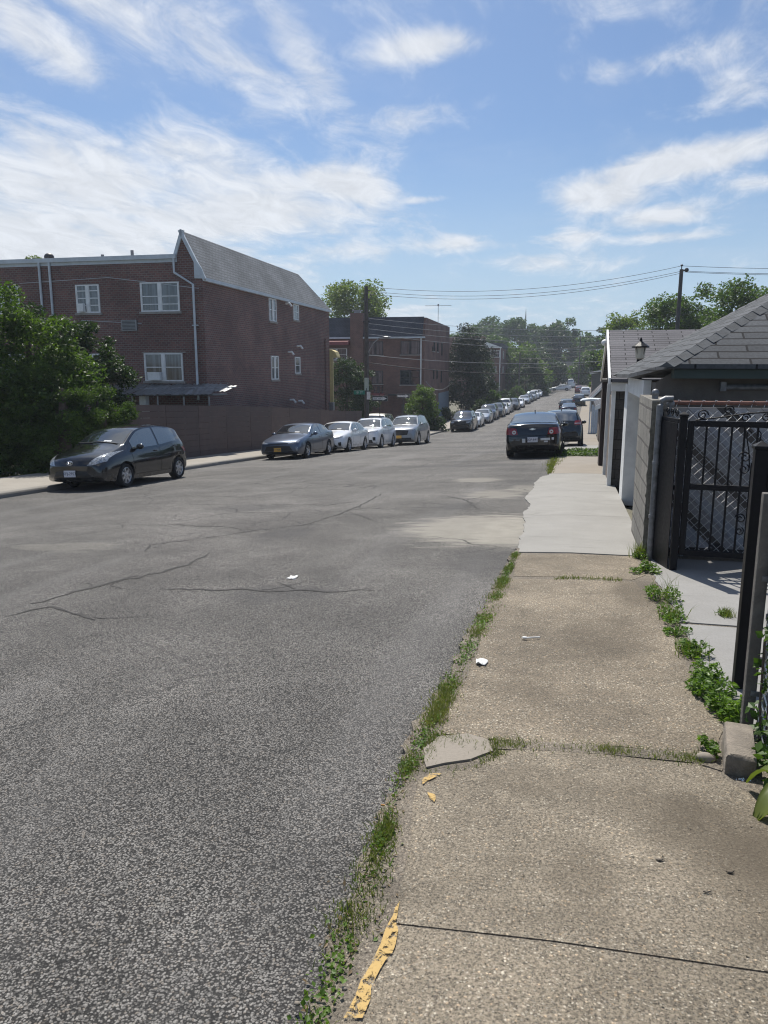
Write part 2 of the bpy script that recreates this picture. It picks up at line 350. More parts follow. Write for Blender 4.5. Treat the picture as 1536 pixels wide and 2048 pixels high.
def aggregate(name, c_lo, c_hi, stone=.5, scale=70., tint=(.5, .36, .22), moss=.35, paint=False):
    m, n = new_mat(name); p = pos(n)
    v = n('ShaderNodeTexVoronoi', {'Vector': p, 'Scale': scale}); v2 = n('ShaderNodeTexVoronoi', {'Vector': p, 'Scale': scale*2.1})
    r = n('ShaderNodeSeparateColor', {0: v.outputs['Color']}).outputs; r2 = n('ShaderNodeSeparateColor', {0: v2.outputs['Color']}).outputs
    base = n.mix(n.noise(p, 9, 6, .65), c_lo, c_hi)
    peb = n.mix(r[0], (.07, .065, .055), (.50, .45, .36)); peb = n.mix(n.math('MULTIPLY', n.ss(r[1], .72, .95), .6), peb, tint)
    msk = n.math('MULTIPLY', n.ss(v.outputs['Distance'], .5, .3), n.ss(r[2], .25, .5))
    c = n.mix(n.math('MULTIPLY', msk, stone), base, peb)
    pep = n.math('MULTIPLY', n.ss(v2.outputs['Distance'], .42, .28), n.ss(r2[1], .62, .8)); c = n.mix(n.math('MULTIPLY', pep, stone*1.1, clamp=True), c, (.05, .045, .04))
    fine = n.ss(n.noise(p, 95, 5, .75), .34, .66, .48, 1.48); pit = n.ss(n.noise(p, 135, 3, .7), .57, .66, 1, .22)
    big = n.noise(p, 1.1, 7, .65, .4); c = n('ShaderNodeVectorMath', {0: c, 3: n.math('MULTIPLY', n.math('MULTIPLY', fine, pit), n.ss(big, .28, .72, .66, 1.22))}, operation='SCALE').outputs[0]
    if moss:
        c = n.mix(n.ss(n.noise(p, 2.3, 7, .7, .8), .52, .78, 0, moss), c, tuple(x*.35 for x in c_lo))
    nzs = n.noise(p, 3.5, 7, .7, .5)
    for cx, cy, rx, ry, am in [(.62, 2.75, .30, .28, .55), (.80, 2.45, .25, .35, .55), (.35, 2.95, .25, .14, .3), (.10, 2.35, .12, .18, .3), (-.1, 3.0, .2, .12, .25), (.3, 5.2, .3, .5, .3), (.55, 6.6, .2, .6, .4), (-.2, 4.1, .2, .3, .25)]:
        c = n.mix(n.math('MULTIPLY', ell(n, p, cx, cy, rx, ry, nzs, 1.6, .9), am), c, (.075, .06, .042))
    h = n.math('ADD', n.math('MULTIPLY', msk, n.math('ADD', r[0], .4)), n.math('MULTIPLY', n.noise(p, 40, 4), .5))
    out(m, n, bsdf(n, c, .85, bump(n, h, .55*stone+.12, .006), spec=.3)); return m
def concrete(name, a, b, stain=.3, broom=True):
    m, n = new_mat(name); p = pos(n)
    c = n.mix(n.noise(p, 1.6, 7, .62, .4), a, b); c = n('ShaderNodeVectorMath', {0: c, 3: n.ss(n.noise(p, 70, 3), .3, .7, .93, 1.06)}, operation='SCALE').outputs[0]
    sv = n('ShaderNodeMapping', {'Vector': p, 'Scale': (.5, 2.2, 1)}).outputs[0]
    c = n.mix(n.ss(n.noise(sv, 1.4, 7, .7, .5), .55, .8, 0, stain), c, tuple(x*.45 for x in a))
    bv = n('ShaderNodeMapping', {'Vector': p, 'Scale': (3, 160, 1)}).outputs[0]
    out(m, n, bsdf(n, c, .8, bump(n, n.math('ADD', n.noise(bv, 1, 2), n.noise(p, 50, 3)), .18, .004), spec=.3)); return m
M_ASPH = asphalt()
M_DIRT = aggregate('soil', (.12, .10, .078), (.20, .175, .14), .5, 120., moss=.35)
M_TERR = aggregate('bare_ground', (.10, .10, .07), (.17, .16, .12), .3, 60.)
M_AGG1 = aggregate('exposed_aggregate', (.150, .127, .094), (.25, .214, .163), .7, 92., moss=.45)
M_AGG2 = aggregate('coarse_aggregate', (.145, .120, .086), (.238, .20, .15), .85, 70., moss=.38)
M_NEWC = concrete('new_concrete', (.20, .194, .18), (.31, .302, .282), .75)
M_OLDC = concrete('old_concrete', (.19, .165, .135), (.28, .25, .21), .35)
M_DRIVE = concrete('driveway_concrete', (.19, .185, .175), (.30, .295, .285), .5)
M_WALK = concrete('left_pavement', (.22, .20, .17), (.32, .295, .255), .4)
M_KERB = concrete('kerb_stone', (.16, .15, .13), (.25, .235, .21), .5)
M_CRACK = pm('tar_crack', (.040, .038, .036), .95)

YS = sorted(set([float(y) for y in np.arange(-6, 30, .5)]+[float(y) for y in np.arange(30, 262, 1.0)]))
YT = [-60., -30., -15.]+YS+[270., 285., 300., 330., 360., 400., 450., 520., 600., 700.]
XT = [-420, -250, -150, -100, -70, -50, -35, -25, -18, -14.6, -12.5, -8, -4, -.9, 0, 1.6, 4, 8, 14, 20, 30, 50, 80, 130, 220, 400]
def hill(x, y):                               # the land rises gently beyond the far end of the street
    return g(x, y)-.10
b = MB(); b.grid([[(x, y, hill(x, y)) for x in XT] for y in YT])
struct(b.build('ground', M_TERR, smooth=180))
b = MB(); b.grid([[(kerb_x(y)-.1+(edge_x(y)+.32-kerb_x(y)+.1)*t/16, y, g(kerb_x(y)-.1+(edge_x(y)+.32-kerb_x(y)+.1)*t/16, y)) for t in range(17)] for y in YS])
struct(b.build('road', M_ASPH, smooth=180))
b = MB(); b.grid([[(x, y, g(x, y)+.004) for x in (-90, -60, -40, -28, -20, -16, kerb_x(y)-.05)] for y in (50.8, 53, 55, 57, 58.8)])
struct(b.build('side_street', M_ASPH, smooth=180))

def ragged(pts, seed, amp=.02, step=.06):
    """polyline (x at y) with fine irregular breaks"""
    r = random.Random(seed); res = []; off = 0
    for (x0, y0), (x1, y1) in zip(pts[:-1], pts[1:]):
        k = max(1, int(math.hypot(x1-x0, y1-y0)/step))
        for i in range(k):
            t = i/k; off = off*.6+r.uniform(-amp, amp); res.append((x0+(x1-x0)*t+off, y0+(y1-y0)*t))
    res.append(pts[-1]); return res
def sheet(name, outline, mat, top=.03, thick=.06, kind='structure', parent=None, xstep=.12):
    """flat slab with an arbitrary outline that follows the slope of the ground"""
    bm = bmesh.new(); vs = [bm.verts.new((x, y, 0)) for x, y in outline]; bm.faces.new(vs)
    ys = [p[1] for p in outline]
    y = math.ceil(min(ys)/.5)*.5
    while y < max(ys)-.02:
        bmesh.ops.bisect_plane(bm, geom=bm.verts[:]+bm.edges[:]+bm.faces[:], plane_co=(0, y, 0), plane_no=(0, 1, 0)); y += .5
    bmesh.ops.bisect_plane(bm, geom=bm.verts[:]+bm.edges[:]+bm.faces[:], plane_co=(0, 0, 0), plane_no=(1, 0, 0))
    if thick:
        r = bmesh.ops.extrude_face_region(bm, geom=bm.faces[:]); low = [e for e in r['geom'] if isinstance(e, bmesh.types.BMVert)]
        for p in low: p.co.z = -1
    for p in bm.verts: p.co.z = g(p.co.x, p.co.y)+top-(thick if p.co.z < -.5 else 0)
    bmesh.ops.triangulate(bm, faces=[f for f in bm.faces if len(f.verts) > 4]); bmesh.ops.recalc_face_normals(bm, faces=bm.faces)
    me = bpy.data.meshes.new(name); bm.to_mesh(me); bm.free(); finish(me, mat)
    o = bpy.data.objects.new(name, me); COL.objects.link(o)
    if parent: o.parent = parent
    if kind: o['kind'] = kind
    return o
def gxy(u, v): q = on_ground(u, v); return (q.x, q.y)
# soil under and beside the slabs
struct(sheet('verge_soil', ragged([(-.66, -2), (-.64, 1.6), (-.67, 2.4), (-.70, 3.0), (-.72, 3.6), (-.70, 4.6), (-.66, 6.2), (-.63, 8.2), (-.62, 8.5)], 3, .03)+[(3.2, 8.5), (3.2, -2)], M_DIRT, .026, .05))
# first slab (worn aggregate) in two bays with a tooled joint, cut corner at its far left
L1 = ragged([(-.52, -2), (-.52, 1.2), gxy(712, 2000), gxy(745, 1930), (gxy(787, 1866)[0], 2.0)], 5, .012)
J0, J1 = (gxy(787, 1866)[0], 2.005), (1.25, 2.085)
sheet('pavement_slab', L1+[(1.25, 2.075), (1.25, -2)], M_AGG1)
E1 = [gxy(u, v) for u, v in [(789, 1852), (812, 1760), (826, 1690), (832, 1620), (838, 1572), (868, 1558), (930, 1552), (985, 1530), (1020, 1513), (1060, 1508)]]
top1 = [gxy(u, v) for u, v in [(1150, 1515), (1240, 1524), (1330, 1535), (1400, 1540), (1440, 1562), (1500, 1602), (1536, 1640)]]
sheet('pavement_slab', ragged([(J0[0]+.005, 2.012)]+E1+top1, 7, .008)+[(1.25, 2.75), (1.25, 2.085)], M_AGG1)
jl = [gxy(u, v) for u, v in [(975, 1500), (1020, 1502), (1100, 1505), (1200, 1511), (1300, 1520), (1380, 1528), (1440, 1545)]]
sheet('joint_soil', ragged([(x, y+.045) for x, y in jl]+[(x, y-.045) for x, y in jl[::-1]]+[(jl[0][0], jl[0][1]+.045)], 31, .012, .03)[:-1], M_DIRT, .031, .03)
# second slab (coarser), third, new concrete, older concrete
E2 = [gxy(u, v) for u, v in [(884, 1478), (905, 1420), (925, 1380), (944, 1345), (962, 1290), (960, 1245), (982, 1215), (988, 1190), (1028, 1164)]]
R2 = [gxy(u, v) for u, v in [(1268, 1170), (1300, 1200), (1335, 1250), (1352, 1300), (1385, 1370), (1402, 1412), (1452, 1468), (1440, 1500), (1400, 1522)]]
B2 = [gxy(u, v) for u, v in [(1330, 1514), (1240, 1504), (1140, 1500), (1040, 1494), (985, 1490), (930, 1484)]]
sheet('pavement_slab', ragged(E2+R2+B2+[E2[0]], 9, .012)[:-1], M_AGG2, .030)
E3 = [gxy(u, v) for u, v in [(1026, 1158), (1030, 1140), (1034, 1115)]]
sheet('pavement_slab', ragged(E3+[(.66, 8.22), (.70, 7.3), gxy(1262, 1166), E3[0]], 11, .006)[:-1], M_AGG2, .029)
for y0, y1 in [(8.235, 11.2), (11.21, 14.6), (14.61, 18.7)]:
    sheet('pavement_slab', [(-.565, y0), (.80, y0), (.80, y1), (-.575-.01*(y1-8)/3, y1)], M_NEWC, .036)
splash = ragged([(-.57, 8.3), (-.63, 9.4), (-.64, 10.3), (-.74, 11.6), (-.70, 12.6), (-.86, 13.6), (-.80, 15.2), (-.84, 16.5), (-.76, 18.2), (-.6, 18.6)], 13, .016)
sheet('concrete_splash', splash+[(-.55, 18.6), (-.55, 8.3)], M_NEWC, .014, .03)
sheet('pavement_slab', [(-.56, 18.72), (.80, 18.72), (.80, 25.6), (-.56, 25.6)], M_OLDC, .036)
sheet('concrete_chunk', ragged([gxy(u, v) for u, v in [(850, 1548), (848, 1510), (878, 1486), (935, 1480), (972, 1492), (984, 1515), (940, 1532), (890, 1540), (852, 1549)]], 15, .006)[:-1], M_OLDC, .036, .05)
for y0, y1 in [(29.6, 35), (35.02, 42), (42.02, 52), (52.02, 66), (66.02, 90), (90.02, 130), (130.02, 190)]:
    sheet('pavement_slab', [(edge_x(y0), y0), (edge_x(y0)+1.5, y0), (edge_x(y1)+1.5, y1), (edge_x(y1), y1)], M_NEWC if y0 < 30 else M_OLDC, .036)
# driveway behind the gate line, two bays and a raised far edge
sheet('driveway', ragged([(.80, 5.66), (.80, 5.2), (.82, 4.7), (.86, 4.2), (.93, 3.85)], 17, .02)+[(3.0, 3.85), (3.0, 5.64)], M_DRIVE, .03)
sheet('driveway', ragged([(.80, 8.18), (.80, 7.4), (.78, 6.6), (.80, 5.70)], 19, .02)+[(3.0, 5.68), (3.0, 8.18)], M_DRIVE, .034)
# left pavement and kerb on both sides of the side street
for y0, y1 in [(-6, 50.6), (59, 200)]:
    ys = [y for y in YS if y0 < y < y1]; ys = [y0]+ys+[y1]
    b = MB(); b.grid([[(kerb_x(y)-.17, y, g(kerb_x(y), y)+.135), (kerb_x(y)-1.0, y, g(kerb_x(y), y)+.15), (kerb_x(y)-2.4, y, g(kerb_x(y), y)+.16), (kerb_x(y)-2.42, y, g(kerb_x(y), y)-.2)] for y in ys])
    struct(b.build('pavement', M_WALK, smooth=60))
    b = MB(); b.grid([[(kerb_x(y)-.165, y, g(kerb_x(y), y)+.139), (kerb_x(y)-.03, y, g(kerb_x(y), y)+.134), (kerb_x(y), y, g(kerb_x(y), y)+.11), (kerb_x(y)+.015, y, g(kerb_x(y), y)-.05)] for y in ys])
    struct(b.build('kerb', M_KERB, smooth=50))
# cracks in the asphalt
def crack(pts, w, seed):
    r = random.Random(seed); b = MB(); P2 = []
    pts = [gxy(u, v) for u, v in pts]
    for (x0, y0), (x1, y1) in zip(pts[:-1], pts[1:]):
        k = max(2, int(math.hypot(x1-x0, y1-y0)/.12))
        for i in range(k): t = i/k; P2.append((x0+(x1-x0)*t+r.uniform(-.04, .04), y0+(y1-y0)*t+r.uniform(-.05, .05)))
    P2.append(pts[-1]); rows = []; b.path = P2
    for i, (x, y) in enumerate(P2):
        ww = w*.85*r.uniform(.25, 1.3)*min(1, .3+i/4, .3+(len(P2)-1-i)/4)
        a = P2[max(i-1, 0)]; c = P2[min(i+1, len(P2)-1)]; d = Vector((c[0]-a[0], c[1]-a[1])).normalized(); nx, ny = -d.y*ww, d.x*ww
        rows.append([(x+nx, y+ny, g(x+nx, y+ny)+.004), (x-nx, y-ny, g(x-nx, y-ny)+.004)])
    b.grid(rows); return b
cb = MB()
for i, (pts, w) in enumerate([([(290, 1105), (300, 1090), (420, 1075), (520, 1060), (620, 1048), (700, 1020), (770, 985)], .022), ([(60, 1210), (200, 1170), (300, 1150), (380, 1130), (420, 1105)], .028),
        ([(310, 1178), (450, 1180), (600, 1182), (750, 1182)], .02), ([(225, 1050), (360, 1050), (470, 1056), (520, 1062)], .016), ([(250, 995), (400, 992), (560, 996)], .016), ([(400, 1010), (560, 1010), (660, 1010), (740, 1000)], .018),
        ([(0, 1235), (100, 1215), (190, 1240)], .022), ([(100, 1060), (250, 1045)], .014), ([(640, 940), (760, 935), (860, 930)], .016), ([(660, 925), (560, 940), (480, 944)], .016), ([(880, 990), (930, 1000), (960, 1020)], .02), ([(930, 1000), (985, 992)], .016), ([(700, 1025), (760, 1045)], .012)]):
    q = crack(pts, w, i); cb.add(q.v, q.f); rb = random.Random(i+50)
    for _ in range(len(q.path)//7):                              # fine side branches
        x, y = rb.choice(q.path); a = rb.uniform(0, 6.28); L = rb.uniform(.25, .9); rows = []; k = int(L/.08)+2
        for t in range(k):
            x += math.cos(a)*.08; y += math.sin(a)*.08; a += rb.uniform(-.6, .6); ww = w*.3*(1-t/k)+.001
            nx, ny = -math.sin(a)*ww, math.cos(a)*ww; rows.append([(x+nx, y+ny, g(x+nx, y+ny)+.004), (x-nx, y-ny, g(x-nx, y-ny)+.004)])
        cb.grid(rows)
struct(cb.build('road_cracks', M_CRACK))
# yellow paint left on the kerb edge
m, n = new_mat('yellow_paint'); p = pos(n)
pr = bsdf(n, n.mix(n.noise(p, 20, 5), (.36, .235, .07), (.50, .33, .10)), .7); tr = n('ShaderNodeBsdfTransparent').outputs[0]
out(m, n, n('ShaderNodeMixShader', {0: n.ss(n.noise(p, 34, 6, .75, .4), .42, .52), 1: tr, 2: pr}).outputs[0]); M_YEL = m
def patch(name, px, mat, seed, top=.037): return sheet(name, ragged([gxy(*q) for q in px]+[gxy(*px[0])], seed, .006, .03)[:-1], mat, top, 0)
patch('yellow_edge_paint', [(690, 2060), (716, 1998), (748, 1932), (775, 1880), (800, 1822), (796, 1880), (782, 1925), (752, 1980), (728, 2060)], M_YEL, 21)
patch('yellow_edge_paint', [(841, 1574), (862, 1562), (882, 1562), (866, 1572), (846, 1584)], M_YEL, 22)
patch('yellow_edge_paint', [(852, 1600), (866, 1604), (868, 1620), (858, 1612)], M_YEL, 23)

# ------------------------------------------------------------------ buildings
M_BRA = brick_mat('brick_brown', (.215, .100, .082), (.125, .062, .056), (.21, .18, .165), .22, .095, .016)
M_BRB = brick_mat('brick_red', (.21, .098, .074), (.145, .07, .056), (.20, .165, .145), .22, .085, .012)
M_SHL = brick_mat('shingle_pale', (.235, .245, .255), (.19, .20, .21), (.09, .095, .10), .33, .15, .012, .9, .6)
M_SHD = brick_mat('shingle_slate', (.085, .09, .105), (.065, .07, .085), (.03, .03, .035), .33, .15, .012, .9, .6)
M_SHG = brick_mat('shingle_grey', (.098, .104, .112), (.068, .073, .08), (.018, .018, .02), .62, .145, .012, .92, .9)
M_SHM = brick_mat('shingle_mauve', (.135, .132, .142), (.105, .102, .112), (.02, .02, .023), .62, .145, .011, .92, .9)
M_BLK = brick_mat('cinder_block', (.27, .255, .225), (.21, .20, .18), (.13, .12, .11), .40, .20, .014, .9, .9)
M_BLKD = brick_mat('dark_block', (.10, .092, .085), (.08, .073, .068), (.05, .046, .043), .40, .20, .012, .9, .6)
M_STUC = pm('stucco_taupe', (.125, .112, .10), .92, .22, 3, .5, dirt=.5)
M_TRIM = pm('pale_trim', (.56, .60, .63), .5, .1, 3, dirt=.25)
M_WHT = pm('white_trim', (.78, .785, .77), .5, .1, 4, .1, dirt=.3)
M_STONE = pm('sill_stone', (.30, .275, .25), .85, .15, 6, .2)
M_MET = pm('weathered_metal', (.27, .275, .28), .45, .2, 7, .1, .6)
M_GALV = pm('galvanised_pipe', (.20, .205, .215), .5, .35, 14, .3, .55, dirt=.5)
M_DARK = pm('dark_metal', (.035, .035, .038), .5, .2, 8)
M_IRON = pm('black_iron', (.007, .007, .009), .5, .3, 30, .1, spec=.22)
M_WOODG = pm('grey_wood', (.135, .125, .112), .85, .3, 9, .6, dirt=.4)
M_RUST = pm('rusty_rail', (.20, .09, .065), .75, .3, 20, .3)
M_GLW = glass_mat('window_pane', (.085, .092, .102), .06, .5)
M_GLD = glass_mat('dark_pane', (.03, .033, .04), .05)
M_RED = pm('red_awning', (.22, .05, .045), .7, .15, 5)
M_YLW = pm('yellow_awning', (.52, .43, .20), .7, .12, 5)
M_BROWNF = pm('brown_fence', (.098, .068, .06), .8, .2, 2.5, .3)
M_PLY = pm('plywood', (.16, .13, .11), .9, .2, 3)

def TF(face):
    if face == 'front': return lambda a, d, z: (a, -d, z)
    return lambda a, d, z: (d, a, z)
def fbox(b, tf, a0, a1, d0, d1, z0, z1):
    p, q = tf(a0, d0, z0), tf(a1, d1, z1)
    b.box(min(p[0], q[0]), max(p[0], q[0]), min(p[1], q[1]), max(p[1], q[1]), min(p[2], q[2]), max(p[2], q[2])); return b
def window(par, face, a0, a1, z0, z1, style='double', frame=None, pane=None, sill=True, rails=(.5,), ac=None, lintel=False):
    tf = TF(face); fr = MB(); t = .055; fm = frame or M_WHT
    mull = [] if style == 'single' else [(a0+a1)/2]
    fbox(fr, tf, a0, a0+t, 0, .05, z0, z1); fbox(fr, tf, a1-t, a1, 0, .05, z0, z1)
    fbox(fr, tf, a0+t, a1-t, 0, .05, z1-t, z1); fbox(fr, tf, a0+t, a1-t, 0, .05, z0, z0+t)
    for m_ in mull: fbox(fr, tf, m_-.075, m_+.075, 0, .055, z0+t, z1-t)
    xs = [a0+t]+[m_ for m_ in mull]+[a1-t]
    for i in range(len(xs)-1):
        l = xs[i]+(.075 if i else 0); r = xs[i+1]-(.075 if i < len(xs)-2 else 0)
        fbox(fr, tf, l, l+.028, .0, .036, z0+t, z1-t); fbox(fr, tf, r-.028, r, .0, .036, z0+t, z1-t)
        for k in rails: zc = z0+(z1-z0)*k; fbox(fr, tf, l+.028, r-.028, .0, .04, zc-.02, zc+.02)
    o = fr.build('window', fm, par)
    p = MB()
    for i in range(len(xs)-1):
        l = xs[i]+(.075 if i else 0); r = xs[i+1]-(.075 if i < len(xs)-2 else 0)
        fbox(p, tf, l+.02, r-.02, .004, .014, z0+t-.01, z1-t+.01)
    p.build('pane', pane or M_GLW, o)
    if sill: fbox(MB(), tf, a0-.08, a1+.08, 0, .09, z0-.10, z0-.002).build('sill', M_STONE, o)
    if lintel: fbox(MB(), tf, a0-.1, a1+.15, 0, .03, z1+.003, z1+.06).build('lintel', M_STONE, o)
    if ac:
        l, r = ac; s = fbox(MB(), tf, l, r, .06, .26, z0+.05, z0+.40)
        u = s.build('air_conditioner', M_WHT, o)
    return o
# --- the brown brick apartment house on the left, with its mansard along the street side
A = thing('apartment_building', 'long brown brick apartment building with pale shingled mansard over its street side', 'building', (-16, 30.77, 0), rad(2.2))
b = MB(); b.box(-30, 0, 0, 19.4, -4, 5.52); b.box(-30, -1.18, .001, 19.4, 5.52, 6.28)
b.prism([(-.04, 5.52), (-.86, 7.18), (-1.18, 6.5), (-1.18, 5.52)], 'y', .002, .25)
b.build('wall', M_BRA, A)
b = MB(); E0, E1_, R0, R1 = (.13, .06, 5.44), (.13, 19.62, 5.44), (-.90, .06, 7.40), (-.90, 15.7, 7.40)
L0, L1_, F1 = (-1.26, .06, 6.42), (-1.26, 18.4, 6.42), (-.9, 17.2, 7.2)
b.add([E0, E1_, R1, R0, L0, L1_], [(0, 1, 2, 3), (3, 2, 5, 4), (1, 5, 2), (0, 3, 4), (0, 4, 5, 1)])
b.build('mansard_roof', M_SHL, A)
b = MB()
for p0, p1, w_ in [((.16, 5.40), (-.90, 7.46), .14), ((-.90, 7.46), (-1.32, 6.36), .14)]:
    d = Vector((p1[0]-p0[0], p1[1]-p0[1])).normalized(); nx, nz = d.y*w_*(-1), d.x*w_
    b.prism([p0, p1, (p1[0]+nx, p1[1]+nz), (p0[0]+nx, p0[1]+nz)], 'y', -.07, .07)
b.prism([(.16, 5.40), (-.02, 5.84), (-.36, 6.36), (-.36, 5.42)], 'y', -.052, .012)
b.box(.0, .16, .01, 19.6, 5.30, 5.44)
b.build('rake_trim', M_TRIM, A)
b = MB(); b.box(-30, -1.16, -.14, .0, 6.26, 6.44); b.box(-30, -1.16, -.03, .0, 6.12, 6.26); b.build('gutter', M_TRIM, A)
tf = TF('front')
for pts in ([(-1.28, -.09, 6.3), (-1.28, -.09, 5.68), (-.42, -.09, 5.16), (-.42, -.09, .2)], [(-7.38, -.09, 6.3), (-7.38, -.09, -2)], [(-7.9, -.09, 6.3), (-7.9, -.09, -2)]):
    MB().tube(pts, .055, 8).build('downpipe', M_TRIM, A, 40)
b = MB(); b.box(-.55, -.29, -.11, -.0, 3.42, 3.46); b.build('pipe_bracket', M_TRIM, A)
window(A, 'front', -2.98, -1.12, 4.05, 5.30, rails=(.52, .25))
window(A, 'front', -6.18, -5.0, 4.04, 5.27, rails=(.27, .52, .78), ac=(-6.02, -5.72))
window(A, 'front', -2.99, -1.11, 1.02, 2.25, rails=(.5,), ac=(-2.75, -2.15), lintel=True)
window(A, 'front', -6.2, -5.04, 1.02, 2.24, rails=(.5,))
window(A, 'front', -10.9, -9.1, 4.05, 5.30); window(A, 'front', -10.9, -9.1, 1.02, 2.25)
window(A, 'side', 7.9, 9.0, 4.09, 5.28, rails=(.5,)); window(A, 'side', 11.87, 12.85, 4.39, 5.28, 'single')
window(A, 'side', 8.0, 9.12, .97, 2.25, rails=(.5,)); window(A, 'side', 12.0, 12.93, 1.27, 2.24, 'single')
b = MB(); fbox(b, tf, -3.98, -3.22, 0, .10, 3.24, 3.71); o = b.build('sleeve_vent', M_MET, A)
b = MB()
for k in range(7): fbox(b, tf, -3.92, -3.28, .10, .108, 3.28+k*.06, 3.31+k*.06)
b.build('grille', M_DARK, o)
sf = TF('side')
for s, z in [(10.64, 5.2), (10.85, 2.5), (12.5, 2.88), (11.0, -.25), (12.55, -.38)]:
    b = MB(); b.tube([(0, s, z), (.22, s, z+.02), (.34, s+.05, z-.16)], .06, 8); b.build('exhaust_vent', M_WHT, A, 40)
MB().tube([(.06, 18.25, 3.5), (.06, 18.25, -3)], .05, 8).build('riser_pipe', M_BRA, A, 40)
for s, h in [(-3.74, .36), (-5.23, .22)]: MB().tube([(s, .8, 6.2), (s, .8, 6.44+h)], .07, 10).build('roof_vent', M_MET, A, 40)
b = MB(); b.ball((-7.65, .35, 6.56), .22, 12, (1, 1, .8)); b.tube([(-7.65, .35, 6.2), (-7.65, .35, 6.5)], .16, 10); b.build('turbine_vent', M_DARK, A, 60)
b = MB(); b.tube([(-.2, 0, 5.0), (-4.5, -.03, 5.55), (-9, -.03, 5.4)], .012, 5); b.tube([(-3, -.03, 3.55), (-6, -.03, 3.72)], .012, 5); b.build('facade_cable', M_TRIM, A)
# yellow door awning and meter on the far street corner
b = MB(); b.prism([(0, .35), (.25, .32), (.5, .18), (.62, -.12), (.62, -.2), (0, -.2)], 'y', 19.42, 20.3)
b.build('door_awning', M_YLW, A, loc=(-.1, 0, 2.5)); b = MB(); b.box(.0, .22, 19.42, 19.6, -1.2, 2.3); b.build('awning_post', M_YLW, A)
b = MB(); b.box(.003, .3, 19.1, 19.5, -1.3, -.75); b.box(.05, .16, 19.2, 19.3, -2.8, -1.3); b.build('meter_box', M_MET, A)
# the lean-to canopy of old corrugated sheets over the back doors
K = thing('patio_canopy', 'rickety low canopy of grey corrugated sheets on thin posts behind the brown fence', 'canopy', (-16, 30.77, 0), rad(2.2))
rng_ = random.Random(4); b = MB()
for k in range(5):
    x0 = -5.2+k*1.24; dz = rng_.uniform(-.05, .05); rows = []
    for i in range(5):
        y = -.04-i*.48; rows.append([(x0+j*.1+rng_.uniform(-.01, .01), y, .84+dz-i*.10+.028*(j % 2)+rng_.uniform(-.02, .02)+.02*k) for j in range(14)])
    b.grid(rows)
b.grid([[(.95+j*.1, -.3-i*.45, .84-i*.07+.025*(j % 2)) for j in range(7)] for i in range(4)])
b.build('roof_sheet', M_MET, K)
b = MB()
for x in (-4.4, -2.6, -1.4, -.2, .95): b.tube([(x, -1.9, -2.4), (x, -1.9, .42)], .035, 6)
b.tube([(-5.2, -1.9, .40), (1.7, -1.75, .52)], .035, 6); b.tube([(-5.2, -.8, .66), (1.7, -.8, .78)], .03, 6)
b.build('post', M_MET, K)
b = MB(); b.box(-2.5, -2.2, -1.5, -1.2, -2.4, .5); b.build('pillar', M_WHT, K)
# --- brown board fence along the left pavement
FB = thing('board_fence', 'long solid brown board fence beside the left pavement', 'fence', (0, 0, 0))
y = 22.2; i = 0
while y < 50.4:
    y1 = min(y+2.44, 50.4); b = MB(); x0 = -14.55
    nb = 9
    for k in range(nb):
        a, c = k/nb, (k+1)/nb; jx = random.Random(i*31+k).uniform(-.004, .004)
        z00, z01 = g(x0, y)+.12+a*2.05, g(x0, y)+.12+c*2.05-.008; z10, z11 = g(x0, y1)+.12+a*2.05, g(x0, y1)+.12+c*2.05-.008
        xa, xb = x0+jx, x0+jx+.03
        b.add([(xa, y+.01, z00), (xb, y+.01, z00), (xb, y1-.01, z10), (xa, y1-.01, z10), (xa, y+.01, z01), (xb, y+.01, z01), (xb, y1-.01, z11), (xa, y1-.01, z11)],
              [(0, 1, 2, 3), (7, 6, 5, 4), (0, 4, 5, 1), (1, 5, 6, 2), (2, 6, 7, 3), (3, 7, 4, 0)])
    b.build('fence_panel', pm('brown_fence_%d' % (i % 3), [(.098, .068, .06), (.088, .062, .056), (.108, .074, .064)][i % 3], .8, .2, 2.5, .3), FB)
    b = MB(); b.box(x0-.10, x0-.012, y-.05, y+.05, g(x0, y)-.3, g(x0, y)+2.12); b.build('post', M_BROWNF, FB)
    y = y1; i += 1
# --- the brick block across the side street
B_ = thing('apartment_building', 'red brick apartment building with dark slate mansard and rooftop antenna across the side street', 'building', (-15.66, 77.94, 0), rad(2.2))
b = MB(); b.box(-26, 0, 0, 20, -5.5, 4.75); b.box(-26, 0, 1.0, 20, 4.75, 6.72); b.prism([(0.0, 4.75), (.9, 6.72), (1.0, 6.72), (1.0, 4.75)], 'x', -.25, 0)
b.build('wall', M_BRB, B_)
b = MB(); b.prism([(-.22, 4.74), (.85, 6.82), (1.1, 6.82), (1.1, 4.74)], 'x', -26, -.255); b.build('mansard_roof', M_SHD, B_)
b = MB(); b.box(-26, .05, -.34, 0, 4.60, 4.76); b.build('gutter', M_TRIM, B_)
b = MB(); b.box(-7.85, -6.5, -.35, .9, -5.5, 7.2); c_ = b.build('chimney', M_BRB, B_)
b = MB(); b.box(-7.5, -6.85, -.1, .5, 7.2, 7.45); b.box(-7.65, -6.7, -.2, .6, 7.45, 7.5); b.build('chimney_cap', M_MET, c_)
for a0, a1, z0, z1 in [(-2.53, -.5, 2.95, 4.34), (-6.05, -4.4, 2.9, 4.32), (-5.62, -4.41, -.08, 1.3), (-2.57, -.45, -.15, 1.35), (-10.6, -8.3, 2.4, 3.6)]:
    window(B_, 'front', a0, a1, z0, z1, frame=M_DARK if a0 > -7 else M_WHT, pane=M_GLW if z0 > 2 or a0 < -4 else M_GLD, rails=(.5,), sill=True)
window(B_, 'front', -5.4, -4.4, -1.25, -.25, frame=M_DARK, pane=M_GLD, sill=False)
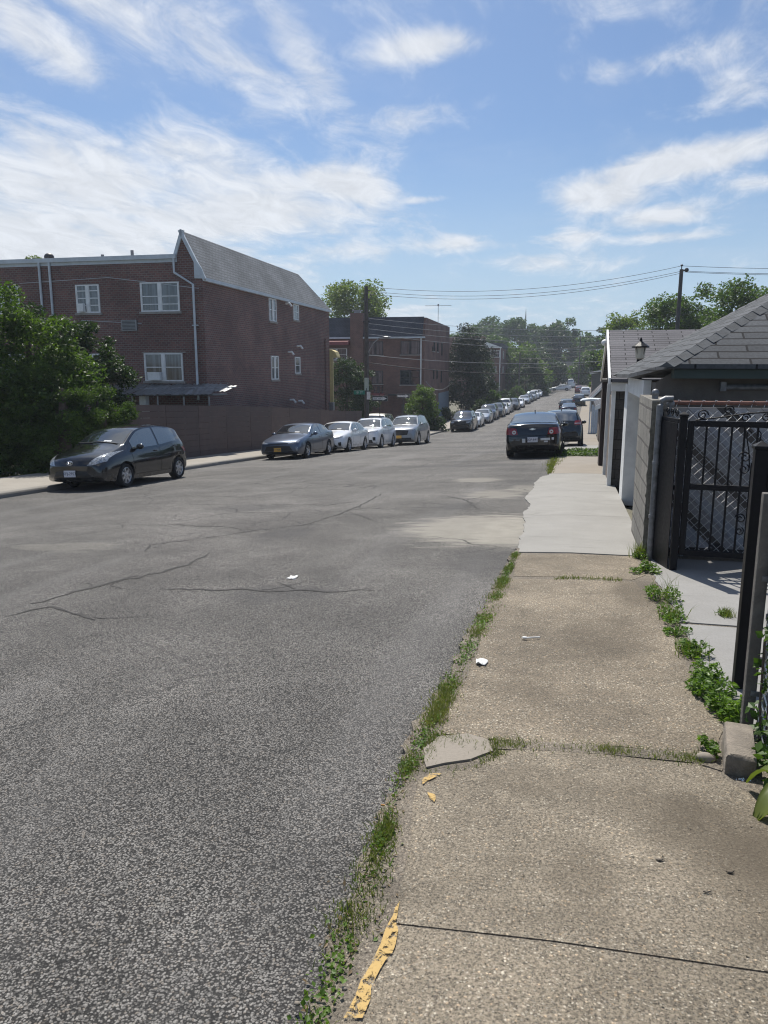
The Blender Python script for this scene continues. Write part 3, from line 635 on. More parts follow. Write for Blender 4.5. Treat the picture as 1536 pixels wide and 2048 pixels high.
MB().tube([(-.37, -.09, 4.65), (-.37, -.09, -.2)], .07, 8).build('downpipe', M_WHT, B_, 40)
for s0, s1, z0, z1 in [(5.2, 5.8, 3.4, 3.9), (6.3, 7.1, 3.4, 4.45), (8.8, 9.8, 3.4, 4.45), (12.4, 13.3, 3.0, 4.5), (6.0, 6.9, .3, 1.4), (8.6, 9.5, .3, 1.4), (12.2, 13.1, -.2, 1.3)]:
    window(B_, 'side', s0, s1, z0, z1, 'single', frame=M_DARK, pane=M_GLD, rails=(), sill=z0 > 3.3)
b = MB(); b.box(.003, .06, 10.5, 20, -5.5, -1.35); b.build('painted_base', pm('blue_grey_paint', (.20, .24, .28), .8, .15, 3), B_)
b = MB(); b.prism([(-.9, -1.75), (-.75, -1.35), (-.4, -1.1), (0, -1.02), (0, -1.75)], 'x', -5.9, -4.2); b.build('door_awning', M_RED, B_)
b = MB(); b.prism([(-1.1, 3.95), (-.9, 4.3), (0, 4.5), (0, 3.95)], 'x', -12.5, -7.95); b.build('balcony_awning', M_RED, B_)
b = MB(); b.box(-3.6, -.4, -1.2, 0, -1.25, -1.1); b.build('porch_roof', M_DARK, B_)
b = MB(); b.box(-2.4, -1.2, -.04, .0, -4.6, -2.2); b.build('door', M_PLY, B_)
b = MB(); b.tube([(.5, 6, 6.4), (.5, 6, 8.4)], .03, 6); b.tube([(-.95, 6, 8.3), (1.95, 6, 8.3)], .02, 5)
for k in range(7): x = -.8+k*.42; b.tube([(x, 5.5, 8.31), (x, 6.5, 8.31)], .015, 4)
b.ball((.5, 6, 8.4), .1, 6); b.build('antenna', M_MET, B_)
# --- smaller houses further down on the left
def brick_house(label, x, y, w, d, z0, z1, mat, roofmat, wins, gable=False):
    H = thing('brick_house', label, 'house', (x, y, 0), rad(1.5))
    b = MB(); b.box(-w, 0, 0, d, z0, z1); b.build('wall', mat, H)
    if gable:
        b = MB(); b.prism([(-3.2, z1+1.25), (-3.2, z1-.02), (.12, z1-.02), (.12, z1+.1)], 'y', -.5, .6); b.build('gable_trim', M_WHT, H)
        b = MB(); b.box(-w, -3.25, -.1, 3, z1, z1+2.2); b.build('parapet', mat, H)
        b = MB(); b.box(-3.2, -.01, .65, d, z1, z1+.9); b.build('roof', M_SHD, H)
        MB().tube([(-.1, -.08, z1), (-.1, -.08, z0+1)], .09, 6).build('downpipe', M_WHT, H)
    else:
        b = MB(); b.prism([(-.5, z1-.05), (-.3, z1+.7), (2.5, z1+.9), (2.5, z1-.05)], 'x', -w-.3, .3); b.build('roof', roofmat, H)
    for f, a0, a1, w0, w1 in wins: window(H, f, a0, a1, w0, w1, 'single', rails=(.5,))
    return H
brick_house('narrow red brick house with white gable board, beyond the dark tree', -15.1, 150.5, 14, 22, -6, 5.4, M_BRB, M_SHD,
            [('front', -2.1, -.2, 3.6, 4.9), ('front', -2.0, -.8, .75, 1.9), ('front', -1.6, -.8, -2.25, -1.05), ('side', 6, 8, 3.5, 4.8), ('side', 6, 8, .6, 1.8)], True)
brick_house('low brick house with pale metal roof edge, farthest on the left side', -14.6, 176, 7, 14, -6, 1.2, M_BRB, M_WHT,
            [('front', -2.2, -.9, -1.2, .1), ('front', -2.2, -.9, -3.8, -2.6)])

# ------------------------------------------------------------------ right-hand side: garages, walls, gate
G1 = thing('garage', 'low taupe block garage with hipped grey shingle roof behind the iron gate', 'garage', (0, 0, 0))
zb = -.9
b = MB(); b.add([(.86, 9.35, zb), (6, 9.35, zb), (6, 9.35, 1.58), (1.05, 9.35, 1.58), (.86, 9.35, 1.45)], [(0, 1, 2, 3, 4)])
b.box(.90, 6, 9.352, 10.25, zb, 1.44); b.box(1.35, 6, 10.25, 13.45, zb, 1.4); b.box(.92, 6, 13.45, 14.6, zb, 1.4)
b.build('wall', M_STUC, G1, fix=False)
A1, A2, C1, C2, D1, D2 = (.93, 9.0, 1.66), (6.3, 9.0, 1.64), (.655, 11.0, 1.53), (.66, 14.9, 1.50), (6.3, 14.9, 1.52), None
T1, T2 = (3.55, 11.6, 3.20), (3.55, 12.2, 3.20)
def lerp3(p, q, t): return tuple(p[i]+(q[i]-p[i])*t for i in range(3))
b = MB(); b.add([A1, A2, C1, C2, D1, T1, T2], [(0, 1, 5), (2, 0, 5), (3, 2, 5, 6), (1, 4, 6, 5), (4, 3, 6)])
lo = [(p[0], p[1], p[2]-.05) for p in (A1, A2, D1, C2, C1)]; hi = [A1, A2, D1, C2, C1]
b.add(hi+lo, [(i, (i+1) % 5, 5+(i+1) % 5, 5+i) for i in range(5)]+[(5, 6, 7, 8, 9)])
b.build('roof', M_SHG, G1)
def hipcap(p, q, w):
    d = (Vector(q)-Vector(p)); L = d.length; k = int(L/.17); b = MB(); s = d.cross(Vector((0, 0, 1))).normalized(); r = random.Random(5)
    for i in range(k):
        t0, t1 = i/k, min((i+1.25)/k, 1); P0 = Vector(p)+d*t0; P1 = Vector(p)+d*t1; h0, h1 = .020+r.uniform(0, .004), .010
        ww = w*r.uniform(.92, 1.05)
        b.add([P0+s*ww-Vector((0, 0, .055-h0)), P0+Vector((0, 0, h0)), P0-s*ww-Vector((0, 0, .055-h0)), P1+s*ww-Vector((0, 0, .055-h1)), P1+Vector((0, 0, h1)), P1-s*ww-Vector((0, 0, .055-h1))],
              [(0, 1, 4, 3), (1, 2, 5, 4), (0, 3, 5, 2), (0, 2, 1)])
    return b
M_CAP = pm('cap_shingle', (.09, .095, .10), .92, .3, 9, .5)
for p_, q_ in ((A1, T1), (C2, T2)): hipcap(p_, q_, .10).build('hip_cap', M_CAP, G1, fix=False)
b = MB(); b.box(1.02, 6.2, 9.06, 9.34, 1.50, 1.60); b.build('fascia', pm('dark_green_board', (.045, .065, .058), .7, .15, 4), G1)
b = MB(); b.box(.80, .895, 10.28, 13.52, 1.22, 1.46); b.box(.78, .86, 10.26, 10.5, -.55, 1.22); b.build('door_frame', M_WHT, G1)
b = MB(); b.box(.80, 1.13, 13.40, 13.44, -.72, 1.34); b.box(.80, .84, 13.44, 14.2, -.72, 1.34); b.build('jamb', M_WHT, G1)
b = MB(); b.box(1.22, 1.34, 10.3, 13.4, -.75, 1.25); b.build('garage_door', M_PLY, G1)
b = MB(); b.tube([(1.58, 9.3, 1.40), (4, 9.28, 1.43)], .03, 8); b.box(1.55, 1.61, 9.26, 9.345, 1.36, 1.46); b.build('conduit', M_GALV, G1, 40)
G2 = thing('garage', 'block garage with mauve grey shingle gable roof and white corner trim', 'garage', (0, 0, 0))
b = MB(); b.box(.72, 6, 15.85, 21.2, -1.3, 1.36); b.prism([(15.9, 1.361), (18.5, 2.33), (21.15, 1.361)], 'x', .72, .82); b.build('wall', M_BLKD, G2)
b = MB(); b.prism([(15.62, 1.40), (18.5, 2.46), (21.4, 1.40), (21.4, 1.34), (18.5, 2.38), (15.62, 1.34)], 'x', .60, 6.3)
b.build('roof', M_SHM, G2)
b = MB(); b.prism([(15.60, 1.30), (15.60, 1.42), (18.5, 2.48), (21.42, 1.42), (21.42, 1.30), (18.5, 2.33)], 'x', .555, .597); b.box(.62, 6, 15.70, 15.845, 1.16, 1.33)
b.box(.64, .717, 15.80, 15.90, -.80, 1.16); b.box(.64, .717, 18.5, 18.62, -1.0, 1.25); b.build('white_trim', M_WHT, G2)
b = MB(); b.box(.70, .715, 16.2, 18.4, -.95, 1.0); b.build('garage_door', M_PLY, G2)
b = MB(); b.ball((.52, 18.3, 2.18), .075, 8); b.tube([(.52, 18.3, 2.18), (.57, 18.3, 2.30)], .02, 6); b.build('flood_lamp', M_WHT, G2, 60)
# gate post with lantern standing between the two garages
LN = thing('lantern_post', 'black post lantern with pale panes rising between the two garage roofs', 'lamp', (1.08, 15.1, -.75))
b = MB(); b.rbox(-.055, .055, -.055, .055, 0, 2.52, .008); b.build('post', M_IRON, LN)
b = MB(); b.lathe([(.05, 2.52), (.075, 2.54), (.10, 2.74), (.085, 2.74), (.062, 2.56), (0.01, 2.55)], 8); b.build('lamp_glass', pm('lamp_glass', (.55, .50, .40), .35, .1, 6), LN)
b = MB(); b.lathe([(.16, 2.735), (.155, 2.76), (.07, 2.82), (.03, 2.85), (.02, 2.9), (0, 2.93)], 8)
for k in range(4):
    a = math.pi/4+k*math.pi/2; b.tube([(.06*math.cos(a), .06*math.sin(a), 2.53), (.103*math.cos(a), .103*math.sin(a), 2.74)], .008, 5)
b.build('lamp_cap', M_IRON, LN)
# low cinder block wall end, far brick pier
BW = thing('block_wall', 'short pale cinder block wall beside the garage door and pipe posts', 'wall')
b = MB(); b.box(.735, .94, 8.22, 9.9, -.55, 1.29); b.build('blocks', M_BLK, BW)
bm_ = bmesh.new(); 
b = MB(); rows = []
r_ = random.Random(9)
for i in range(24):
    z = -.45+i*.075; rows.append([(.742+r_.uniform(-.02, .012), 8.20, z), (.80+r_.uniform(-.012, .03), 8.165+r_.uniform(-.012, .012), z), (.83, 8.19+r_.uniform(-.01, .01), z)])
b.grid(rows); b.build('mortar_smear', pm('rough_mortar', (.17, .16, .13), .95, .35, 18, 1., dirt=.6), BW, 180)
PR = thing('brick_pier', 'dark brick pier with pale cap standing past the second garage', 'pier')
b = MB(); b.box(.62, .98, 21.45, 22.4, -1.3, 1.24); b.build('pier', pm('dark_brown_paint', (.05, .035, .032), .85, .2, 6, .4), PR)
b = MB(); b.box(.57, 1.03, 21.4, 22.45, 1.243, 1.31); b.build('cap', M_STONE, PR)
def pipe_post(label, x, y, z1, bend):
    t = thing('pipe_post', label, 'post', (x, y, g(x, y)-.05)); h = z1-g(x, y)+.05
    MB().tube([(0, 0, 0), (0, 0, h-.06)]+([(.01, 0, h-.02), (.05, 0, h), (.12, .0, h)] if bend else []), .033, 12).build('pipe', M_GALV, t, 50)
    b = MB()
    if bend: b.tube([(0, 0, h*.62), (0, 0, h*.64)], .04, 12); b.tube([(0, 0, h*.3), (0, 0, h*.32)], .04, 12); b.build('clamp', M_GALV, t, 50)
    else: b.ball((0, 0, h-.05), .042, 10, (1, 1, 1.1)); b.build('cap', M_GALV, t, 60)
    return t
pipe_post('bent galvanised pipe post against the rough end of the block wall', .80, 8.08, 1.31, True)
pipe_post('round capped galvanised post just behind the bent pipe', .80, 8.65, 1.40, False)
pipe_post('rusty capped pipe post at the left end of the chain link fence', .905, 8.14, 1.31, False)
# chain link with its rusty rail, and the boards that lean behind it
def chainlink(par, x0, x1, z0, z1, y, M=None, step=.047, r=.0036, mat=None, yfun=None):
    b = MB(); nx = int((x1-x0)/step); nz = int((z1-z0)/step)
    for i in range(nx+1):
        pts = []
        for k in range(nz+1):
            s = (k % 2)*(1 if i % 2 == 0 else -1); s = (k+i) % 2
            x = x0+(i+ (s*1.0))*step*.985; pts.append((min(x, x1), y+(.004 if s else -.004), z0+k*step))
        b.tube(pts, r, 4, False)
    if M is not None: b.v = [tuple(M @ Vector(p)) for p in b.v]
    return b.build('chain_link', mat or M_GALV, par)
M_WIRE = pm('fence_wire', (.66, .66, .65), .45, .15, 20, 0, .2)
CF = thing('chain_link_fence', 'chain link fence with rusty top rail behind the iron gate', 'fence')
chainlink(CF, .94, 2.4, -.26, 1.24, 8.14, mat=M_WIRE)
MB().tube([(.92, 8.16, 1.27), (2.5, 8.16, 1.275)], .021, 10).build('top_rail', M_RUST, CF, 60)
b = MB()
for k in range(13): x = .96+k*.116; b.tube([(x, 8.135, 1.235), (x+.02, 8.15, 1.30), (x+.045, 8.175, 1.29), (x+.06, 8.19, 1.25)], .004, 5)
b.build('wire_tie', M_WIRE, CF)
MB().tube([(.92, 8.14, -.27), (2.5, 8.14, -.29)], .012, 6).build('bottom_rail', M_RUST, CF)
SL = thing('slat_screen', 'grey diagonal slat screen leaning behind the chain link fence', 'screen')
rs = random.Random(12); wd = .098; skip = {3, 8, 13, 18}
ybk = 8.26
for k in range(-4, 24):
    if k in skip: continue
    b = MB(); c0 = k*wd*1.4142                                   # strips falling to the right at 45 degrees, cut to the screen
    def clip(c):
        pts = []
        for z in (1.22, -.24):
            x = .96+c+(1.22-z)-1.4; pts.append((x, z))
        return pts
    P0, P1 = clip(c0), clip(c0+wd*1.36); poly = [P0[0], P1[0], P1[1], P0[1]]
    bm = bmesh.new(); vs = [bm.verts.new((x, ybk+rs.uniform(-.004, .004), z)) for x, z in poly]; bm.faces.new(vs)
    for co, no in (((.95, 0, 0), (-1, 0, 0)), ((2.45, 0, 0), (1, 0, 0))):
        bmesh.ops.bisect_plane(bm, geom=bm.verts[:]+bm.edges[:]+bm.faces[:], plane_co=co, plane_no=no, clear_outer=True)
    if not bm.faces: bm.free(); continue
    rr = bmesh.ops.extrude_face_region(bm, geom=bm.faces[:]); bmesh.ops.translate(bm, verts=[e for e in rr['geom'] if isinstance(e, bmesh.types.BMVert)], vec=(0, .012, 0))
    bmesh.ops.recalc_face_normals(bm, faces=bm.faces); me = bpy.data.meshes.new('slat'); bm.to_mesh(me); bm.free()
    finish(me, pm('slat_grey_%d' % (k % 3), [(.31, .305, .31), (.26, .255, .262), (.29, .305, .34)][k % 3], .6, .15, 6))
    o = bpy.data.objects.new('slat', me); COL.objects.link(o); o.parent = SL
for z_ in (-.3, 1.12): MB().box(.95, 2.5, 8.30, 8.34, z_, z_+.1).build('rail', M_DARK, SL)
# iron driveway gate: hanging posts, leaves, scrolls
def scroll(b, cx, y, cz, r, turns, s=1, a0=0., k=22, rr=.0065, end=.25):
    b.tube([(cx+s*math.cos(a0+t/k*turns*6.283)*r*(1-(1-end)*t/k), y, cz+math.sin(a0+t/k*turns*6.283)*r*(1-(1-end)*t/k)) for t in range(k+1)], rr, 6)
def iron_post(label, x, y, z1):
    zg = g(x, y)+.03; t = thing('gate_post', label, 'gate post', (x, y, zg)); h = z1-zg
    MB().rbox(-.034, .034, -.034, .034, -.1, h, .006).build('post', M_IRON, t)
    b = MB(); b.rbox(-.042, .042, -.042, .042, h, h+.02, .005); b.add([(-.036, -.036, h+.02), (.036, -.036, h+.02), (.036, .036, h+.02), (-.036, .036, h+.02), (0, 0, h+.045)], [(0, 1, 4), (1, 2, 4), (2, 3, 4), (3, 0, 4)]); b.build('cap', M_IRON, t)
    b = MB()
    for z in (.25, h-.3): b.box(.03, .07, -.02, .02, z, z+.08)
    b.build('hinge', M_IRON, t)
    return t
iron_post('square black iron gate post beside the pipe posts, farther of the two', .972, 7.60, 1.17)
iron_post('square black iron gate post behind the weathered wooden post, nearer of the two', .965, 4.40, 1.19)
GA = thing('iron_gate', 'black wrought iron gate leaf with scrolls swung open over the driveway', 'gate', (1.015, 7.60, 0), rad(-3))
b = MB(); Wd = 1.42
b.rbox(0, .055, -.02, .02, -.17, 1.13, .005); b.rbox(Wd-.05, Wd, -.02, .02, -.17, 1.13, .005); b.rbox(.056, Wd-.051, -.02, .02, -.17, -.115, .005); b.rbox(.056, Wd-.051, -.02, .02, .475, .53, .005); b.rbox(.056, Wd-.051, -.02, .02, 1.075, 1.13, .005)
b.build('frame', M_IRON, GA)
for k in range(11):
    x = .055+(Wd-.105)*(k+1)/12
    b = MB(); b.rbox(x-.009, x+.009, -.009, .009, -.116, .476, .002); b.rbox(x-.009, x+.009, -.009, .009, .529, 1.076, .002); b.build('bar', M_IRON, GA)
b = MB(); b.tube([(.06, 0, 1.135), (.28, 0, 1.165), (.5, 0, 1.205), (.72, 0, 1.225), (1.0, 0, 1.20), (1.36, 0, 1.135)], .008, 6)
for cx, cz, r in [(.12, 1.185, .05), (.34, 1.235, .045), (.49, 1.165, .04), (.66, 1.17, .04), (.82, 1.16, .045)]: scroll(b, cx, 0, cz, r, 1.4)
for s in (-1, 1):
    b.tube([(.57+s*.012, -.012, .70), (.57+s*.03, -.012, .86), (.57+s*.055, -.012, .97), (.57+s*.06, -.012, 1.02), (.57+s*.04, -.012, 1.05), (.57+s*.02, -.012, 1.03)], .006, 6)
    scroll(b, .57+s*.06, -.012, .80, .055, 1.4, s); scroll(b, .57+s*.06, -.012, .69, .05, 1.3, s, 2); scroll(b, .57+s*.05, -.012, .22, .05, 1.4, s); scroll(b, .57+s*.05, -.012, .10, .04, 1.4, s, 2)
b.tube([(.57, -.012, -.05), (.57, -.012, .75)], .006, 6)
b.build('scroll_work', M_IRON, GA, 60)
GP = thing('railing', 'narrow fixed black iron panel between gate post and block wall', 'railing', (.945, 7.63, 0), rad(103))
b = MB(); b.rbox(0, .52, -.015, .015, 1.10, 1.14, .004); b.rbox(0, .52, -.015, .015, .46, .50, .004); b.rbox(0, .52, -.015, .015, -.2, -.16, .004); b.rbox(.5, .54, -.016, .016, -.38, 1.18, .004); b.build('frame', M_IRON, GP)
b = MB()
for k in range(3): b.rbox(.11+k*.12, .13+k*.12, -.008, .008, -.17, 1.11, .002)
b.build('bar', M_IRON, GP); MB().box(.0, .53, .018, .024, -.34, 1.10).build('sheet_panel', M_IRON, GP)
b = MB()
for cx in (.1, .22, .34): scroll(b, cx, 0, 1.19, .045, 1.3)
for z in (.8, .65, .2): scroll(b, .24, -.01, z, .05, 1.3)
b.build('scroll_work', M_IRON, GP, 60)
GB = thing('iron_gate', 'black iron gate leaf folded back beside the nearer gate post', 'gate', (1.0, 4.40, 0), rad(2))
b = MB(); b.rbox(0, .05, -.02, .02, -.04, 1.13, .005); b.rbox(1.3, 1.35, -.02, .02, -.04, 1.13, .005)
for z in (-.04, .5, 1.08): b.rbox(.051, 1.299, -.02, .02, z, z+.05, .005)
for k in range(10): x = .05+1.25*(k+1)/11; b.rbox(x-.009, x+.009, -.009, .009, .0, 1.09, .002)
b.build('frame', M_IRON, GB)
b = MB(); b.tube([(.0, -.01, 1.19), (.02, -.02, 1.26), (.05, -.02, 1.25), (.05, -.01, 1.16)], .012, 6); b.build('latch', M_IRON, GB)
# weathered post with pipe and the near chain link
WP = thing('wooden_post', 'weathered grey wooden fence post with rust marks at the right edge', 'post', (.884, 3.79, g(.884, 3.79)))
b = MB(); b.rbox(-.028, .026, -.02, .03, -.05, 1.22, .006); b.build('post', M_WOODG, WP)
for z_ in (.22, .80): MB().box(-.002, .04, -.027, -.0205, z_, z_+.025).build('strap', M_GALV, WP)
NP = thing('pipe_post', 'dome capped galvanised fence pipe beside the wooden post', 'post', (.945, 3.74, g(.9, 3.72)))
MB().tube([(0, 0, -.05), (0, 0, 1.28)], .03, 14).build('pipe', M_GALV, NP, 50)
b = MB(); b.lathe([(.036, 1.23), (.037, 1.285), (.033, 1.31), (.02, 1.33), (0, 1.336)], 14); b.tube([(0, 0, .62), (0, 0, .64)], .037, 12); b.tube([(0, 0, .82), (0, 0, .84)], .037, 12); b.build('cap', M_GALV, NP, 50)
NF = thing('chain_link_fence', 'ivy grown chain link fence at the right edge of the pavement', 'fence', (.91, 3.7, g(.9, 3.7)), rad(-88))
chainlink(NF, .02, 3.0, .05, 1.1, 0, mat=M_WIRE); MB().tube([(0, 0, 1.14), (3.0, 0, 1.14)], .02, 8).build('top_rail', M_GALV, NF, 50)
# the stone block
ST = MB(); ST.rbox(-.062, .062, -.15, .15, -.05, .125, .016, Matrix.Rotation(rad(-7), 4, 'Z'))
rk = random.Random(3); ST.v = [(x+rk.uniform(-.004, .004), y+rk.uniform(-.005, .005), z+rk.uniform(-.004, .004)-(.02 if y < -.1 else 0)*(z > .1)) for x, y, z in ST.v]
o = ST.build('stone_block', pm('stained_stone', (.22, .19, .155), .9, .3, 14, .7, dirt=.5), None, 35, loc=(.775, 3.42, g(.77, 3.4)+.02)); tag(o, 'rough squared stone block at the foot of the wooden post', 'stone')
b = MB(); b.ball((0, 0, 0), .035, 10, (1.3, .8, .7)); o = b.build('stone', M_OLDC, None, 180, loc=(on_ground(1410, 1532).x, on_ground(1410, 1532).y, g(.66, 3.4)+.04)); tag(o, 'small rounded stone in the weeds by the stone block', 'stone')
# structures farther down on the right
CP = thing('carport_canopy', 'small flat pale canopy on white posts by the right pavement', 'canopy', (.9, 58, g(.9, 58)))
b = MB(); b.prism([(-.75, 2.40), (-.6, 2.50), (.0, 2.56), (.9, 2.52), (.9, 2.40)], 'y', -1.2, 1.2); b.build('roof', M_TRIM, CP)
b = MB()
for x, y in ((-.05, -1.1), (.75, -1.1), (.75, 1.1)): b.box(x-.05, x+.05, y-.05, y+.05, -.1, 2.35)
b.build('post', M_WHT, CP)
def far_garage(label, x, y0, y1, w, zg, ze, zr, wall, roof, rz=0):
    t = thing('garage', label, 'garage', (x, y0, 0), rz)
    b = MB(); b.box(.25, w, 0, y1-y0, zg, ze); b.prism([(.25, ze), (w/2, zr-.1), (w, ze)], 'y', 0, y1-y0); b.build('wall', wall, t)
    b = MB(); b.prism([(-.05, ze-.12), (w/2, zr), (w+.3, ze-.12), (w+.3, ze+.06), (w/2, zr+.2), (-.05, ze+.06)], 'y', -.25, y1-y0+.25); b.build('roof', roof, t)
    b = MB(); b.prism([(-.08, ze-.16), (w/2, zr-.04), (w/2, zr+.22), (-.08, ze+.08)], 'y', -.30, -.255); b.build('rake_trim', M_WHT, t)
    b = MB(); b.box(.2, .245, .6, 3.2, zg, ze-.35); b.build('garage_door', M_PLY, t)
    b = MB(); b.box(.6, 1.0, -.03, -.002, zg+1.2, zg+1.9); b.build('window', M_GLD, t)
    return t
far_garage('tan garage with white edged gable roof past the pale canopy', .95, 65, 72, 5.5, -4, -.95, 1.9, pm('tan_siding', (.22, .19, .15), .85, .15, 4), M_SHM)
far_garage('grey walled garage beyond the white edged gable', 1.3, 98, 106, 6, -4.5, .95, 1.4, pm('grey_siding', (.18, .18, .18), .85, .12, 4), M_SHD)
far_garage('small dark brown garage just past the brick pier', 1.0, 44, 50, 5, -3.4, -.55, .35, pm('brown_siding', (.075, .055, .05), .85, .12, 4), M_SHD)
GD = thing('side_gate', 'pale blue painted board gate standing beside the small canopy', 'gate', (1.25, 56.5, g(1.2, 56.5)), rad(0))
b = MB()
for k in range(4): b.box(-.3+k*.15, -.16+k*.15, -.02, .02, .05, 2.1-.03*(k % 2))
b.build('boards', pm('pale_blue_paint', (.45, .52, .60), .6, .1, 5), GD); b = MB(); b.box(-.3, .3, .021, .05, .4, .5); b.box(-.3, .3, .021, .05, 1.6, 1.7); b.build('rail', M_WHT, GD)
EH = thing('end_house', 'pale tan house closing the view at the far end of the street', 'house', (-2.5, 232, 0), rad(0))
b = MB(); b.box(-3.2, 4.4, 0, 9, -3, 1.0); b.build('wall', pm('tan_render', (.36, .31, .25), .85, .12, 3), EH)
b = MB(); b.prism([(-.6, .95), (4.5, 3.6), (9.6, .95)], 'x', -3.6, 4.8); b.build('roof', pm('tan_roof', (.30, .265, .22), .9, .15, 3), EH)
window(EH, 'front', -1.6, 0, -1.4, 0); window(EH, 'front', 2, 3.4, -1.4, 0)

# ------------------------------------------------------------------ cars
M_TYRE = pm('tyre_rubber', (.016, .016, .017), .85, .2, 20, .2)
M_RIM = pm('alloy_rim', (.50, .51, .53), .3, .12, 12, 0, .75)
M_RIMD = pm('dark_rim', (.10, .10, .11), .35, .15, 12, 0, .6)
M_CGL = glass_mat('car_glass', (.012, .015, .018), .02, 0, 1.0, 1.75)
M_CGS = glass_mat('car_side_glass', (.085, .10, .10), .02, 0, 1.0, 1.9)  # opaque; daylight showing through from the far side is put into the base colour
M_CGR = glass_mat('car_rear_glass', (.075, .10, .125), .03, 0, 1.0, 2.0)  # pale base colour: reflected sky and light cabin behind are painted in
M_BLKP = pm('black_plastic', (.014, .014, .015), .5, .2, 18, .1)
M_CHR = pm('chrome', (.72, .73, .75), .12, .05, 10, 0, 1.)
M_HLAMP = pm('headlamp', (.34, .36, .38), .1, .6, 22, 0, .35, .8)
M_HYEL = pm('hazed_headlamp', (.50, .48, .36), .3, .25, 14, 0, .1, .4)
M_TLAMP = pm('tail_lamp', (.26, .015, .018), .15, .3, 14, 0, 0, .7)
M_TLW = pm('reversing_lamp', (.60, .58, .58), .2, .15, 14, 0, .2, .6)
M_UNDER = pm('underbody', (.012, .012, .012), .9)
M_PLW = pm('plate_white', (.62, .62, .66), .45, .08, 10)
M_PLY_ = pm('plate_yellow', (.62, .36, .06), .45, .1, 10)
M_PTXT = pm('plate_letters', (.03, .04, .09), .6)
M_SEAM = pm('panel_gap', (.004, .004, .004), .9)
M_PAPER = pm('white_sticker', (.62, .63, .64), .6, .1, 20)
STY = dict(
 hatch=dict(L=3.9, W=1.695, r=.295, xw=(.82, 3.33), top=[(0, .60), (.05, .72), (.2, .83), (.55, .945), (.92, 1.05), (1.72, 1.44), (2.05, 1.495), (2.6, 1.515), (3.2, 1.47), (3.52, 1.40), (3.78, 1.02), (3.86, .92), (3.9, .60)],
   sh=[(0, .55), (.15, .70), (.6, .81), (1.2, .88), (2.4, .935), (3.3, 1.01), (3.7, .98), (3.9, .58)], cowl=.98, roof=1.74, rg=(3.5, 3.76), sg=(1.22, 2.35, 2.43, 3.34)),
 sedan=dict(L=4.63, W=1.78, r=.315, xw=(.93, 3.63), top=[(0, .58), (.05, .68), (.25, .77), (.7, .87), (1.28, .985), (2.08, 1.36), (2.45, 1.43), (2.9, 1.435), (3.4, 1.37), (4.15, 1.10), (4.5, 1.07), (4.58, .97), (4.63, .62)],
   sh=[(0, .52), (.15, .66), (.6, .78), (1.3, .88), (2.5, .93), (3.6, .99), (4.3, 1.02), (4.55, .93), (4.63, .6)], cowl=1.34, roof=2.1, rg=(3.42, 4.12), sg=(1.62, 2.62, 2.70, 3.66)),
 suv=dict(L=4.62, W=1.86, r=.36, xw=(.92, 3.6), top=[(0, .72), (.05, .88), (.25, .99), (.6, 1.06), (1.1, 1.14), (1.85, 1.60), (2.2, 1.68), (2.9, 1.70), (3.7, 1.66), (4.15, 1.58), (4.46, 1.16), (4.56, 1.02), (4.62, .66)],
   sh=[(0, .66), (.2, .86), (.7, .98), (1.4, 1.06), (2.6, 1.10), (3.8, 1.16), (4.3, 1.13), (4.62, .64)], cowl=1.17, roof=1.87, rg=(4.14, 4.42), sg=(1.46, 2.42, 2.50, 3.9)),
 truck=dict(L=5.5, W=2.0, r=.40, xw=(1.0, 4.3), top=[(0, .86), (.05, 1.06), (.2, 1.16), (.7, 1.22), (1.4, 1.27), (2.0, 1.76), (2.3, 1.86), (3.1, 1.88), (3.9, 1.85), (4.5, 1.82), (5.25, 1.74), (5.42, 1.2), (5.5, .8)],
   sh=[(0, .8), (.2, 1.04), (.8, 1.14), (1.6, 1.2), (3, 1.22), (5.0, 1.24), (5.4, 1.15), (5.5, .78)], cowl=1.46, roof=2.02, rg=(5.24, 5.40), sg=(1.7, 2.7, 2.8, 4.9)),
 van=dict(L=5.4, W=2.0, r=.36, xw=(.95, 4.2), top=[(0, .78), (.05, .95), (.3, 1.08), (.8, 1.22), (1.6, 1.95), (2.0, 2.08), (3.0, 2.12), (4.5, 2.11), (5.2, 2.06), (5.33, 1.6), (5.38, 1.0), (5.4, .6)],
   sh=[(0, .7), (.3, .98), (.9, 1.12), (2, 1.16), (5.0, 1.18), (5.36, 1.0), (5.4, .58)], cowl=.86, roof=1.6, rg=(5.215, 5.325), sg=(1.2, 2.1, 2.2, 4.8)))
_bodies = {}
